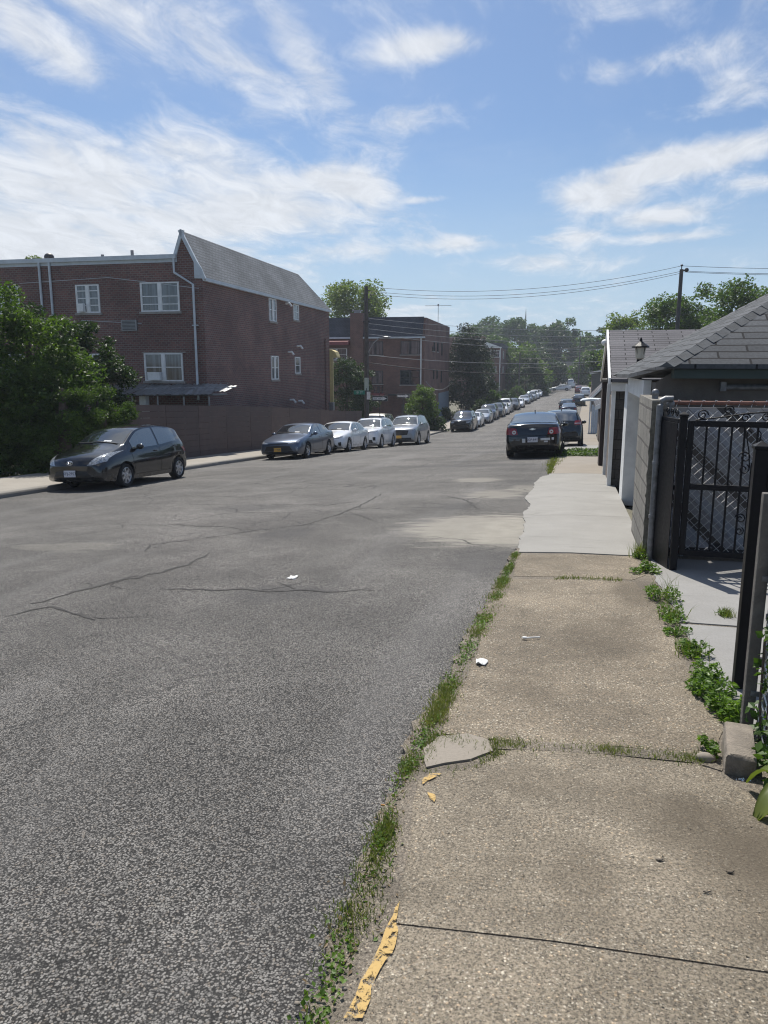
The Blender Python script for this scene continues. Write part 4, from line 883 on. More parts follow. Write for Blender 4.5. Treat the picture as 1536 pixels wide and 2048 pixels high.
class Body:
    def __init__(s, sty):
        d = STY[sty]; s.d = d; L, Wd = d['L'], d['W']/2; s.L = L; s.W = Wd; ft, fs = pchip(*zip(*d['top'])), pchip(*zip(*d['sh']))
        fw = pchip([0, .03, .12, .3, .7, 1.3, L*.55, L*.78, L-.5, L-.12, L-.03, L], [Wd*.80, Wd*.87, Wd*.93, Wd*.965, Wd*.99, Wd, Wd, Wd*.99, Wd*.965, Wd*.92, Wd*.87, Wd*.80])
        fb = pchip([0, .05, .25, .6, L-.6, L-.25, L-.05, L], [.34, .27, .20, .19, .20, .25, .34, .42])
        fc = pchip([0, .4, 1.0, 1.9, 2.4], [.20, .20, .15, .04, 0]); fr = pchip([L-1.6, L-.9, L-.3, L], [0, .03, .09, .10])
        s.ft, s.fs, s.fw = ft, fs, fw
        s.cs = lambda x: float(fc(x))-float(fr(x))
        r = d['r']; s.zc = r; ra = r+.055
        xs = list(np.linspace(0, L, 64))+[.02, .04, .07, .1, .14, L-.02, L-.04, L-.07, L-.1, L-.14]
        for xw in d['xw']: xs += list(xw+ra*np.cos(np.linspace(0, math.pi, 17)))
        xs = sorted(set(np.round([x for x in xs if 0 <= x <= L], 4))); rows = []
        for x in xs:
            Wx = float(fw(x)); zt = float(ft(x)); zs = min(float(fs(x)), zt-.035); zb = float(fb(x))
            for xw in d['xw']:
                if abs(x-xw) < ra: zb = max(zb, s.zc+math.sqrt(ra*ra-(x-xw)**2))
            zb = min(zb, zs-.05)
            half = [(0, zb), (.55*Wx, zb)]
            for t in (0, .06, .16, .3, .45, .6, .74, .86, .94, 1):
                z = zb+(zs-zb)*t; u = min(max((z-.2)/(zs-.2), 0), 1)
                k = .955+.045*math.sin(math.pi*min(u*1.08+.12, 1)) if u < .9 else .955+.045*math.sin(math.pi*min(.9*1.08+.12, 1))
                k = .93+.07*(1-abs(2*min(u, 1)-1.0)**2.3)
                half.append((Wx*k, z))
            ys_, zs_ = half[-1]; we, ze = s.edge(x, zt, zs, Wx)
            for t in (.2, .4, .6, .8, 1.0):
                half.append((ys_+(we-ys_)*(t**1.15), zs_+(ze-zs_)*t))
            for t in (.08, .2, .4, .65, 1.0): half.append((we*(1-t), ze+(zt-ze)*(1-(1-t)**2.4)))
            full = [(-y, z) for y, z in half[::-1]][:-1]+half; full = full[:-1] if False else full
            rows.append([(x-s.cs(x)*(1-(y/Wd)**2)-L/2, y, z) for y, z in full])
        b = MB(); b.grid(rows); k = len(rows[0])
        hk = len(half)
        for ri in (0, -1):                    # rounded nose and tail: rows of points straight across the car
            x = xs[ri]; hp = [(p[1], p[2]) for p in rows[ri][hk-1:]]
            b.grid([[(x-s.cs(x)*(1-(y*t/Wd)**2)-L/2, y*t, z) for t in np.linspace(-1, 1, 15)] for y, z in hp])
        s.mb = b; bm = bmesh.new(); V = [bm.verts.new(p) for p in b.v]
        for f in b.f:
            try: bm.faces.new([V[i] for i in f])
            except ValueError: pass
        bmesh.ops.recalc_face_normals(bm, faces=bm.faces); s.bvh = BVHTree.FromBMesh(bm); bm.free()
    def edge(s, x, zt=None, zs=None, Wx=None):
        zt = float(s.ft(x)) if zt is None else zt; zs = min(float(s.fs(x)), zt-.035) if zs is None else zs; Wx = float(s.fw(x)) if Wx is None else Wx
        h = zt-zs; return Wx*.93*(1 if h > .2 else 1)-.02-.36*h, zt-min(.055, .4*h)
    def px(s, x, y): return x-s.cs(x)*(1-(y/s.W)**2)-s.L/2
    def cast(s, o, d, off):
        h = s.bvh.ray_cast(Vector(o), Vector(d), 12)
        if h[0] is None: h = s.bvh.find_nearest(Vector(o))
        n_ = h[1]
        if n_.dot(Vector(d)) > 0: n_ = -n_
        return h[0]+n_*off
    def front(s, y, z, off=.006): return s.cast((-6, y, z), (1, 0, 0), off)
    def rear(s, y, z, off=.006): return s.cast((6, y, z), (-1, 0, 0), off)
    def side(s, x, z, sg, off=.006): return s.cast((x-s.L/2, sg*4, z), (0, -sg, 0), off)
    def above(s, x, y, off=.006): return s.cast((s.px(x, y), y, 6), (0, 0, -1), off)
    def loft(s, fn, A, B, nu=12, nv=5, off=.006):
        """panel that follows the body between two outlines A (bottom) and B (top), both given in the plane fn works in"""
        def res(P):
            P = [Vector(p) for p in P]; L = [0]
            for a, c in zip(P[:-1], P[1:]): L.append(L[-1]+(c-a).length)
            o = []
            for i in range(nu+1):
                t = L[-1]*i/nu; k = 0
                while k < len(L)-2 and L[k+1] < t: k += 1
                dl = max(L[k+1]-L[k], 1e-9); o.append(P[k].lerp(P[k+1], (t-L[k])/dl))
            return o
        a, c = res(A), res(B); b = MB(); b.grid([[fn(*a[i].lerp(c[i], j/nv), off=off) for i in range(nu+1)] for j in range(nv+1)]); return b
def wheel_mesh(r, w, spokes):
    t = MB(); R = Matrix.Rotation(math.pi/2, 4, 'X')
    t.lathe([(r*.66, -w/2+.015), (r*.72, -w/2), (r*.9, -w/2-.004), (r*.975, -w/2+.025), (r, -w/2+.06), (r, w/2-.06), (r*.975, w/2-.025), (r*.9, w/2+.004), (r*.72, w/2), (r*.66, w/2-.015), (r*.66, -w/2+.015)], 28, R)
    m = MB(); m.lathe([(r*.67, w/2-.012), (r*.64, w/2-.01), (r*.60, w/2-.03), (r*.58, -w/2+.03), (r*.67, -w/2+.02)], 28, R)
    for k in range(spokes):
        a = 2*math.pi*k/spokes; Mx = R @ Matrix.Rotation(a, 4, 'Z')
        m.add([Mx @ Vector(p) for p in [(.03, -.042*r/.3, w/2-.025), (r*.61, -.030*r/.3, w/2-.022), (r*.61, .030*r/.3, w/2-.022), (.03, .042*r/.3, w/2-.025), (.03, -.03, w/2-.06), (r*.61, -.02, w/2-.06), (r*.61, .02, w/2-.06), (.03, .03, w/2-.06)]],
              [(0, 1, 2, 3), (4, 7, 6, 5), (0, 4, 5, 1), (3, 2, 6, 7)])
    m.lathe([(0, w/2-.012), (.05, w/2-.014), (.065, w/2-.03), (.065, w/2-.06)], 14, R)
    d = MB(); d.lathe([(0, w/2-.085), (r*.6, w/2-.085)], 20, R)
    return t, m, d
def text_mesh(txt, h, mat, depth=.002, name='lettering'):
    cu = bpy.data.curves.new('txt', 'FONT'); cu.body = txt; cu.size = h; cu.align_x = 'CENTER'; cu.align_y = 'CENTER'; cu.extrude = depth; cu.resolution_u = 2
    o = bpy.data.objects.new('txt', cu); COL.objects.link(o); dg = bpy.context.evaluated_depsgraph_get(); dg.update()
    me = bpy.data.meshes.new_from_object(o.evaluated_get(dg)); me.name = name; bpy.data.objects.remove(o); bpy.data.curves.remove(cu)
    me.materials.clear(); finish(me, mat); return me
PAINT = {}
def paint(key):
    if key not in PAINT:
        c, mt, r = {'black': ((.005, .0055, .0075), .0, .12), 'blackgreen': ((.007, .008, .008), 0, .14), 'graphite': ((.075, .10, .15), .5, .28), 'white': ((.80, .81, .82), 0, .22), 'silver': ((.36, .38, .40), .6, .28), 'greysilver': ((.30, .315, .335), .5, .28),
                    'navy': ((.02, .03, .065), .2, .25), 'cream': ((.56, .52, .43), 0, .35), 'darkgrey': ((.04, .045, .05), .3, .28), 'red': ((.20, .04, .04), .1, .3), 'palewhite': ((.70, .72, .75), .1, .3)}[key]
        PAINT[key] = paint_mat('car_paint_'+key, c, mt, r)
    return PAINT[key]
PARTS = {}
def car_parts(sty, col, detail, fr, rr, opt):
    """list of (name, mesh, location, rotation_z, children) for one car; shared between cars of one look"""
    key = (sty, col, detail, fr, rr, opt)
    if key in PARTS: return PARTS[key]
    if sty not in _bodies: _bodies[sty] = Body(sty)
    B = _bodies[sty]; d = B.d; L, Wd, pm_ = B.L, B.W, paint(col); P = []
    def add(name, mb, mat, sm=50, kids=(), loc=(0, 0, 0), rz=0.): P.append((name, mb.mesh(name, mat, sm), loc, rz, list(kids))); return P[-1]
    body = MB(); body.v = list(B.mb.v); body.f = list(B.mb.f); add('body', body, pm_, 42)
    u = MB(); u.box(-L/2+.3, L/2-.3, -Wd*.72, Wd*.72, .2, .42)
    for xw in d['xw']: u.box(xw-L/2-d['r']-.05, xw-L/2+d['r']+.05, -Wd*.62, Wd*.62, .42, .75)
    add('underbody', u, M_UNDER, None)
    # glass
    x0, x1 = d['cowl']+.05, d['roof']-.05
    ww = [[B.above(x0+(x1-x0)*j/7, (B.edge(x0+(x1-x0)*j/7)[0]-.035)*(i/6-1)) for i in range(13)] for j in range(8)]
    b = MB(); b.grid(ww); kids = []
    if detail > 1:
        w1 = MB(); w1.tube([B.above(x0-.01, -.55, .018), B.above(x0+.03, -.1, .02), B.above(x0+.05, .12, .02)], .009, 5); w1.tube([B.above(x0-.01, .1, .018), B.above(x0+.04, .5, .02), B.above(x0+.09, .62, .02)], .009, 5)
        kids.append(('wiper', w1.mesh('wiper', M_BLKP), (0, 0, 0), 0., []))
        st = MB(); st.grid([[B.above(x0+.06+.05*j, -.35+.2*i, .009) for i in range(2)] for j in range(2)]); kids.append(('windscreen_paper', st.mesh('windscreen_paper', M_PAPER), (0, 0, 0), 0., []))
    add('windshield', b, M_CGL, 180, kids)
    x0, x1 = d['rg']
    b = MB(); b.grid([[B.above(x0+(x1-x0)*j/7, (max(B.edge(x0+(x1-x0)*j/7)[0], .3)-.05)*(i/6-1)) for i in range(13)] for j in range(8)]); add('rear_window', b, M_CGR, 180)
    a0, a1, c0, c1 = d['sg']
    def glass(p, q, sg):
        lo, hi = [], []
        for i in range(15):
            x = p+(q-p)*i/14; z0 = float(B.fs(x))+.035; z1 = B.edge(x)[1]-.035; z1 = max(z1, z0+.012); lo.append((x, z0)); hi.append((x, z1))
        return B.loft(lambda x, z, off=.006: B.side(x, z, sg, off), lo, hi, 14, 5, .006)
    for sg in (-1, 1):
        for (p, q, nm) in ((a0, a1, 'f'), (c0, c1, 'r')):
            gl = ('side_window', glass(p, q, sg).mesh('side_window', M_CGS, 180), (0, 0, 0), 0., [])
            if detail > 1:
                fn = lambda x, z, off=.003: B.side(x, z, sg, off)
                xl, xr = (p-.12 if nm == 'f' else p-.02), q+.02; zlo = .30
                xl2 = xl if nm == 'f' else xl
                cut = max(xl, d['xw'][0]+d['r']+.09) if nm == 'f' else xl
                rcut = min(xr, d['xw'][1]-d['r']-.08) if nm == 'r' else xr
                z_s = lambda x: float(B.fs(x))-.0
                out_lo = [(cut, zlo), (rcut, zlo)]; out_hi = [(xl, z_s(xl)-.01), ((xl+xr)/2, z_s((xl+xr)/2)-.01), (xr, z_s(xr)-.01)]
                B.loft(fn, out_lo, out_hi, 10, 8, .0025)
                add('door_seam', B.loft(fn, out_lo, out_hi, 10, 8, .0015), M_SEAM, 180)
                sh = .009; i_lo = [(cut+sh, zlo+sh), (rcut-sh, zlo+sh)]; i_hi = [(xl+sh, z_s(xl)-.01), ((xl+xr)/2, z_s((xl+xr)/2)-.01), (xr-sh, z_s(xr)-.01)]
                hx, hz = xr-.17, z_s(xr)-.10; hp = B.side(hx, hz, sg, .018); hb = MB(); hb.rbox(hp.x-.085, hp.x+.085, hp.y-.016, hp.y+.016, hp.z-.014, hp.z+.014, .01)
                add('door', B.loft(fn, i_lo, i_hi, 10, 8, .0035), pm_, 180, [('handle', hb.mesh('handle', pm_, 60), (0, 0, 0), 0., []), gl])
            else: P.append(gl)
        mx = d['cowl']+.42; mp = B.side(mx, float(B.fs(mx))+.06, sg, .0)
        b = MB(); b.ball((mp.x-.02, mp.y+sg*.12, mp.z+.02), .105, 12, (.62, 1.0, .68)); b.tube([(mp.x, mp.y-sg*.02, mp.z-.03), (mp.x-.01, mp.y+sg*.1, mp.z)], .025, 6)
        add('mirror', b, pm_ if col not in ('black',) else pm_, 60)
        if sty in ('suv', 'truck') and detail:
            b = MB(); pts = [B.above(x, sg*(B.edge(x)[0]-.03), .035) for x in np.linspace(d['roof']+.2, d['rg'][0]-.1, 6)]; b.tube(pts, .016, 6); add('roof_rail', b, M_BLKP if col != 'white' else M_CHR, 60)
    # wheels
    t, m, dk = wheel_mesh(d['r'], .21, 7 if sty == 'hatch' else 5 if sty != 'suv' else 10)
    tm, mm, dm = t.mesh('wheel', M_TYRE, 50), m.mesh('rim', M_RIM if col != 'x' else M_RIMD, 40), dk.mesh('brake_disc', M_BLKP)
    for xw in d['xw']:
        for sg in (-1, 1):
            rz = math.pi if sg == 1 else 0.
            P.append(('wheel', tm, (xw-L/2, sg*(Wd-.115), d['r']), rz, [('rim', mm, (0, 0, 0), 0., []), ('brake_disc', dm, (0, 0, 0), 0., [])]))
    F, R = B.front, B.rear; zt0 = float(B.ft(.05))
    def sym(name, fn, A, Bo, mat, off=.006, nu=10, nv=5):
        for sg in (-1, 1): add(name, B.loft(lambda y, z, off=off: fn(sg*y, z, off=off), A, Bo, nu, nv, off), mat, 180)
    def one(name, fn, A, Bo, mat, off=.005, nu=14, nv=5, kids=()): add(name, B.loft(fn, A, Bo, nu, nv, off), mat, 180, kids)
    W_ = Wd
    if fr == 'yaris':
        sym('headlight', F, [(W_*.50, .60), (W_*.70, .615), (W_*.90, .68)], [(W_*.60, .72), (W_*.72, .82), (W_*.89, .905)], M_HLAMP)
        one('grille', F, [(-W_*.62, .30), (0, .28), (W_*.62, .30)], [(-W_*.48, .47), (0, .50), (W_*.48, .47)], M_BLKP)
        b = MB(); e = F(0, .665, .012)
        for rx, rz_, cx, cz in ((.075, .05, 0, 0), (.028, .048, 0, 0), (.055, .02, 0, .018)):
            b.tube([(e.x, e.y+cx+rx*math.cos(2*math.pi*k/20), e.z+cz+rz_*math.sin(2*math.pi*k/20)) for k in range(21)], .007, 5)
        add('emblem', b, M_CHR, 60)
    elif fr == 'corolla':
        sym('headlight', F, [(W_*.48, .625), (W_*.75, .635), (W_*.88, .66)], [(W_*.48, .655), (W_*.75, .70), (W_*.88, .755)], M_HLAMP)
        one('grille', F, [(-W_*.74, .25), (0, .24), (W_*.74, .25)], [(-W_*.55, .53), (0, .56), (W_*.55, .53)], M_BLKP)
        one('upper_grille', F, [(-W_*.46, .615), (0, .60), (W_*.46, .615)], [(-W_*.46, .645), (0, .645), (W_*.46, .645)], M_BLKP)
        sym('fog_lamp', F, [(W_*.80, .35), (W_*.88, .35)], [(W_*.80, .50), (W_*.87, .50)], M_HLAMP)
    elif fr == 'camry':
        sym('headlight', F, [(W_*.40, .60), (W_*.70, .615), (W_*.88, .66)], [(W_*.42, .635), (W_*.70, .69), (W_*.88, .75)], M_HLAMP)
        one('grille', F, [(-W_*.40, .57), (0, .55), (W_*.40, .57)], [(-W_*.40, .625), (0, .63), (W_*.40, .625)], M_BLKP)
        one('lower_grille', F, [(-W_*.68, .25), (0, .24), (W_*.68, .25)], [(-W_*.50, .46), (0, .50), (W_*.50, .46)], M_BLKP)
        sym('side_vent', F, [(W_*.74, .30), (W_*.86, .30)], [(W_*.72, .44), (W_*.86, .47)], M_BLKP)
    elif fr == 'crv':
        sym('headlight', F, [(W_*.50, .84), (W_*.75, .85), (W_*.90, .88)], [(W_*.50, .91), (W_*.75, .945), (W_*.90, .965)], M_HLAMP)
        one('grille', F, [(-W_*.48, .66), (0, .65), (W_*.48, .66)], [(-W_*.50, .88), (0, .89), (W_*.50, .88)], M_BLKP)
        one('lower_grille', F, [(-W_*.72, .30), (0, .29), (W_*.72, .30)], [(-W_*.66, .46), (0, .47), (W_*.66, .46)], M_BLKP)
        sym('fog_lamp', F, [(W_*.70, .42), (W_*.85, .42)], [(W_*.70, .60), (W_*.85, .60)], M_BLKP)
    elif fr == 'highlander':
        sym('headlight', F, [(W_*.56, .82), (W_*.78, .83), (W_*.90, .86)], [(W_*.58, .88), (W_*.78, .92), (W_*.90, .935)], M_HLAMP)
        one('grille', F, [(-W_*.50, .60), (0, .58), (W_*.50, .60)], [(-W_*.58, .84), (0, .87), (W_*.58, .84)], M_BLKP)
        one('lower_grille', F, [(-W_*.74, .30), (0, .29), (W_*.74, .30)], [(-W_*.70, .44), (0, .45), (W_*.70, .44)], M_BLKP)
    else:
        k = zt0/.9
        sym('headlight', F, [(W_*.55, .76*k), (W_*.76, .77*k), (W_*.89, .80*k)], [(W_*.55, .86*k), (W_*.76, .88*k), (W_*.89, .91*k)], M_HLAMP)
        one('grille', F, [(-W_*.5, .60*k), (0, .59*k), (W_*.5, .60*k)], [(-W_*.52, .85*k), (0, .86*k), (W_*.52, .85*k)], M_BLKP)
        one('lower_grille', F, [(-W_*.7, .32), (0, .31), (W_*.7, .32)], [(-W_*.62, .48), (0, .49), (W_*.62, .48)], M_BLKP)
    def plate(fn, z, txt, mat, x_out, wd=.31, y=0.):
        e = fn(y, z, .02); b = MB(); sgn = -1 if fn is F else 1
        b.rbox(e.x-.006, e.x+.006, y-wd/2, y+wd/2, z-.078, z+.078, .004); kids = []
        if txt and detail:
            me = text_mesh(txt, .095, M_PTXT); Rm = Matrix(((0, 0, sgn, e.x+sgn*.0072), (sgn*1.0, 0, 0, y), (0, 1, 0, z), (0, 0, 0, 1))); me.transform(Rm); kids.append(('plate_lettering', me, (0, 0, 0), 0., []))
        add('licence_plate', b, mat, None, kids)
    if opt: plate(F if opt[0] == 'f' else R, opt[1], opt[2], {'w': M_PLW, 'y': M_PLY_}[opt[3]], 0)
    zr = float(B.ft(L-.05))
    if rr == 'malibu':
        sym('tail_light', R, [(W_*.50, .74), (W_*.70, .73), (W_*.93, .76)], [(W_*.56, .93), (W_*.72, .95), (W_*.93, .95)], M_TLAMP)
        for sg in (-1, 1):
            b = MB(); e = R(sg*W_*.63, .815, .012); b.tube([(e.x-.006, e.y, e.z), (e.x+.012, e.y, e.z)], .062, 16); add('reversing_lamp', b, M_TLW, 50)
            b = MB(); b.tube([(e.x+.0125, e.y, e.z), (e.x+.016, e.y, e.z)], .022, 12); add('lamp_centre', b, M_TLAMP, 50)
        e = R(0, .905, .012); b = MB(); b.prism([(e.y-.085, e.z-.012), (e.y-.03, e.z-.012), (e.y-.036, e.z-.03), (e.y+.024, e.z-.03), (e.y+.03, e.z-.012), (e.y+.085, e.z-.012), (e.y+.095, e.z+.012), (e.y+.036, e.z+.012), (e.y+.03, e.z+.03), (e.y-.03, e.z+.03), (e.y-.036, e.z+.012), (e.y-.095, e.z+.012)], 'x', e.x-.006, e.x+.006); add('emblem', b, M_CHR)
        one('bumper_seam', R, [(-W_*.9, .70), (0, .70), (W_*.9, .70)], [(-W_*.9, .712), (0, .712), (W_*.9, .712)], M_SEAM, .004, 20, 1)
        for y0, y1, z0, z1 in [(-.32, -.22, .50, .62), (-.52, -.38, .565, .60), (-.68, -.56, .57, .59), (.24, .52, .56, .63), (.34, .46, .50, .545), (.57, .64, .57, .64)]:
            one('bumper_sticker', R, [(y0, z0), (y1, z0)], [(y0, z1), (y1, z1)], M_PAPER if y0 > -.5 else M_GALV, .006, 4, 3)
        b = MB(); a = B.above(d['rg'][0]-.35, 0, 0); b.prism([(a.x-.09, a.z-.01), (a.x+.07, a.z-.01), (a.x+.06, a.z+.07), (a.x+.03, a.z+.06)], 'y', -.015, .015); add('roof_antenna', b, paint('black'))
    elif rr == 'vw':
        sym('tail_light', R, [(W_*.58, .88), (W_*.76, .87), (W_*.92, .88)], [(W_*.62, 1.03), (W_*.78, 1.06), (W_*.92, 1.06)], M_TLAMP)
        sym('reversing_lamp', R, [(W_*.60, .915), (W_*.88, .915)], [(W_*.60, .94), (W_*.88, .945)], M_TLW, .010, 6, 2)
        e = R(0, .97, .012); b = MB(); b.tube([(e.x, .065*math.cos(2*math.pi*k/20), e.z+.065*math.sin(2*math.pi*k/20)) for k in range(21)], .009, 5)
        b.tube([(e.x, -.04, e.z+.045), (e.x, -.012, e.z-.005), (e.x, 0, e.z+.01), (e.x, .012, e.z-.005), (e.x, .04, e.z+.045)], .007, 5); b.tube([(e.x, -.052, e.z+.01), (e.x, -.022, e.z-.05), (e.x, 0, e.z-.005), (e.x, .022, e.z-.05), (e.x, .052, e.z+.01)], .007, 5); add('emblem', b, M_CHR, 60)
        one('bumper_trim', R, [(-W_*.85, .42), (0, .42), (W_*.85, .42)], [(-W_*.85, .56), (0, .56), (W_*.85, .56)], M_BLKP)
        b = MB(); a = B.above(d['rg'][0]-.2, 0, 0); b.prism([(a.x-.08, a.z-.01), (a.x+.06, a.z-.01), (a.x+.05, a.z+.06)], 'y', -.015, .015); add('roof_antenna', b, paint('black'))
    else:
        k = zr/1.0 if zr > .8 else .9
        sym('tail_light', R, [(W_*.62, .78*k), (W_*.93, .78*k)], [(W_*.64, .92*k), (W_*.93, .92*k)], M_TLAMP)
    PARTS[key] = P; return P
def put(parts, root):
    for nm, me, loc, rz, kids in parts:
        o = bpy.data.objects.new(nm, me); COL.objects.link(o); o.parent = root; o.location = loc; o.rotation_euler = (0, 0, rz); put(kids, o)
def car(label, sty, col, x, y, facing=-1, detail=1, fr='', rr='', opt=None, group=None, cat='car', rz=None, name='parked_car', scale=1.0, z=0.):
    L = STY[sty]['L']; r = thing(name, label, cat, group=group)
    a = (math.pi/2 if facing < 0 else -math.pi/2) if rz is None else rz
    ux, uy = math.cos(a), math.sin(a); h = 1.25
    zf, zr_ = g(x-ux*h, y-uy*h), g(x+ux*h, y+uy*h); xl = Vector((ux*2*h, uy*2*h, zr_-zf)).normalized()
    lx, ly = -uy, ux; yl = Vector((lx*1.4, ly*1.4, g(x+lx*.7, y+ly*.7)-g(x-lx*.7, y-ly*.7))); zl = xl.cross(yl).normalized(); yl = zl.cross(xl)
    M = Matrix(((xl.x, yl.x, zl.x, x), (xl.y, yl.y, zl.y, y), (xl.z, yl.z, zl.z, (zf+zr_)/2+z), (0, 0, 0, 1)))
    r.matrix_world = M @ Matrix.Diagonal((scale, scale, scale, 1)); put(car_parts(sty, col, detail, fr, rr, opt), r); return r
GL, GR = 'cars parked along the left kerb', 'cars parked along the right edge'
car('small black hatchback with white plate and hubcaps, nearest at the left kerb', 'hatch', 'black', -11.98, 18.0, -1, 2, 'yaris', '', ('f', .42, 'KFJ-2953', 'w'), GL, scale=1.05)
car('grey blue sedan with dark mouth and yellow plate, behind the black hatchback', 'sedan', 'graphite', -11.45, 30.2, -1, 2, 'corolla', '', ('f', .40, 'T71928C', 'y'), GL)
car('white sedan with black side vents, between the grey sedan and white SUV', 'sedan', 'white', -11.35, 35.6, -1, 2, 'camry', '', None, GL, scale=1.03)
car('white SUV with dark lower grille, parked behind the white sedan', 'suv', 'white', -11.25, 41.3, -1, 2, 'crv', '', None, GL)
car('silver grey SUV with broad dark grille and yellow plate before the side street', 'suv', 'greysilver', -10.45, 47.2, -1, 2, 'highlander', '', ('f', .50, '', 'y'), GL, scale=1.1)
car('cream pickup with dark front bumper waiting in the mouth of the side street', 'truck', 'cream', -15.2, 57.2, -1, 1, '', '', None, None, 'pickup', rz=rad(93), name='pickup_truck')
car('black sedan with round white tail lamps and bumper stickers, nearest on the right', 'sedan', 'black', -1.38, 27.9, 1, 2, '', 'malibu', ('r', .585, 'GCP-8411', 'w'), GR, scale=1.08)
car('dark hatchback SUV half hidden ahead of the black sedan on the right', 'hatch', 'blackgreen', -.62, 35.4, 1, 2, '', 'vw', None, GR, scale=1.09)
for lb, sty, col, x, y, sc in [
    ('black SUV with sun glint, first car past the side street', 'suv', 'black', -9.75, 67.0, 1.05),
    ('small white sedan tucked behind the glinting black SUV', 'sedan', 'white', -9.75, 73.2, .98),
    ('silver sedan third past the side street, showing its flank', 'sedan', 'silver', -9.6, 79.4, 1.02),
    ('dark navy SUV behind the silver sedan at the left kerb', 'suv', 'navy', -9.7, 85.6, 1.04),
    ('dark grey SUV between the navy SUV and a small white car', 'suv', 'darkgrey', -9.45, 91.6, 1.0),
    ('small white hatchback in front of the tall white pickup', 'hatch', 'white', -9.35, 97.2, 1.0),
    ('tall white pickup with dark grille in the left row', 'truck', 'white', -9.7, 104.6, 1.02),
    ('dark SUV hidden right behind the tall white pickup', 'suv', 'darkgrey', -9.15, 111.2, 1.0),
    ('white sedan behind the dark SUV, middle of the left row', 'sedan', 'white', -8.85, 117.3, 1.0),
    ('silver sedan glinting in the sun beyond a gap in the left row', 'sedan', 'silver', -8.75, 129.0, 1.03),
    ('dark grey sedan right behind the glinting silver sedan', 'sedan', 'darkgrey', -8.6, 135.4, 1.0),
    ('silver SUV far along the left kerb, second from the corner group', 'suv', 'greysilver', -8.4, 141.8, 1.0),
    ('pale white SUV far along the left kerb', 'suv', 'palewhite', -8.2, 148.2, 1.0),
    ('white sedan last in the left row before the crossing car', 'sedan', 'palewhite', -7.9, 154.8, 1.0)]:
    car(lb, sty, col, x, y, -1, 0, '', '', None, GL, scale=sc)
for lb, sty, col, x, y, sc, opt in [
    ('dark glossy sedan with small plate, beyond the hatchback SUV on the right', 'sedan', 'navy', -.95, 88.5, 1.02, ('r', .80, '', 'w')),
    ('dark SUV standing just in front of the dark glossy sedan', 'suv', 'darkgrey', -1.35, 97.0, 1.02, None),
    ('black SUV far down the right side before the white van', 'suv', 'black', .1, 116.5, 1.02, None),
    ('white SUV far down the right side near the tan garage', 'suv', 'palewhite', 1.2, 152., 1.05, None),
    ('small red hatchback between the white van and white SUV', 'hatch', 'red', .0, 165., 1.0, None)]:
    car(lb, sty, col, x, y, 1, 0, '', '', opt, GR, scale=sc)
car('white van seen from behind at the far end of the street', 'van', 'palewhite', -1.9, 189., 1, 0, cat='van', name='parked_van')
car('pale blue white sedan crossing the far end of the street side on', 'sedan', 'palewhite', -4.0, 175., rz=0.05, detail=0, name='crossing_car')
car('dark SUV in tree shade beyond the crossing sedan', 'suv', 'darkgrey', -8.0, 196., -1, 0)
car('silver hatchback in tree shade left of the dark SUV', 'hatch', 'silver', -10.4, 184., -1, 0)

# ------------------------------------------------------------------ trees and plants
M_BARK = pm('bark', (.085, .065, .05), .95, .35, 6, 1.)
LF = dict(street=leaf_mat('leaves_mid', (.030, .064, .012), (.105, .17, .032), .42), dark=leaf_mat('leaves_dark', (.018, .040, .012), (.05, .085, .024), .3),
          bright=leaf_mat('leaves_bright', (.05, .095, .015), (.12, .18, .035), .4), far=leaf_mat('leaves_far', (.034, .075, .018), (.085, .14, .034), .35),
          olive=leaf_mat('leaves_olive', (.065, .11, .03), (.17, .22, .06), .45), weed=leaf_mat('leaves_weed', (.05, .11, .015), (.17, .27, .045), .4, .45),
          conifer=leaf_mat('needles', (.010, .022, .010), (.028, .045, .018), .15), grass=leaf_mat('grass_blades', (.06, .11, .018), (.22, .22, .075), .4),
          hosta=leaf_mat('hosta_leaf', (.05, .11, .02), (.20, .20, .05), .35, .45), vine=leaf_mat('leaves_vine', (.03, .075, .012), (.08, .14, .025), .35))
def limb_tree(rng, root, H, crown_c, R, name='trunk', tr=.22, nl=7):
    b = MB(); cz = crown_c[2]
    top = Vector((crown_c[0], crown_c[1], cz+R[2]*.45)); mid = Vector((crown_c[0]*.4+rng.uniform(-.2, .2), crown_c[1]*.4, cz*.5))
    b.tube([(0, 0, -.6), (0, 0, .2), mid, (top+mid)/2, top], [tr*1.35, tr, tr*.8, tr*.5, tr*.12], 9)
    for k in range(nl):
        t = rng.uniform(.25, .95); p = mid.lerp(top, t); a = 2*math.pi*(k/nl)+rng.uniform(-.4, .4); e = rng.uniform(.45, .85)
        q = Vector((crown_c[0]+math.cos(a)*R[0]*e, crown_c[1]+math.sin(a)*R[1]*e, cz+R[2]*rng.uniform(-.35, .7)))
        m = p.lerp(q, .5)+Vector((0, 0, R[2]*.08)); b.tube([p, m, q], [tr*.38*(1.1-t*.5), tr*.22, tr*.05], 6)
    return b.build(name, M_BARK, root, 60)
def clumps(rng, c, R, k, per, spread, shell=.55, squash=1., low=-.8):
    d = rng.normal(size=(k, 3)); d /= np.linalg.norm(d, axis=1, keepdims=True)
    rr = (shell+(1-shell)*rng.random(k)**.7)[:, None]
    d[:, 2] = np.clip(d[:, 2], low, 1); cc = np.array(c)+d*rr*np.array(R)
    sz = rng.uniform(.55, 1.35, k)
    P = []
    for i in range(k):
        m = int(per*sz[i]**2); q = rng.normal(size=(m, 3)); q /= np.linalg.norm(q, axis=1, keepdims=True); q *= (rng.random(m)**.45)[:, None]
        q[:, 2] *= .72*squash; P.append(cc[i]+q*spread*sz[i])
    return np.concatenate(P)
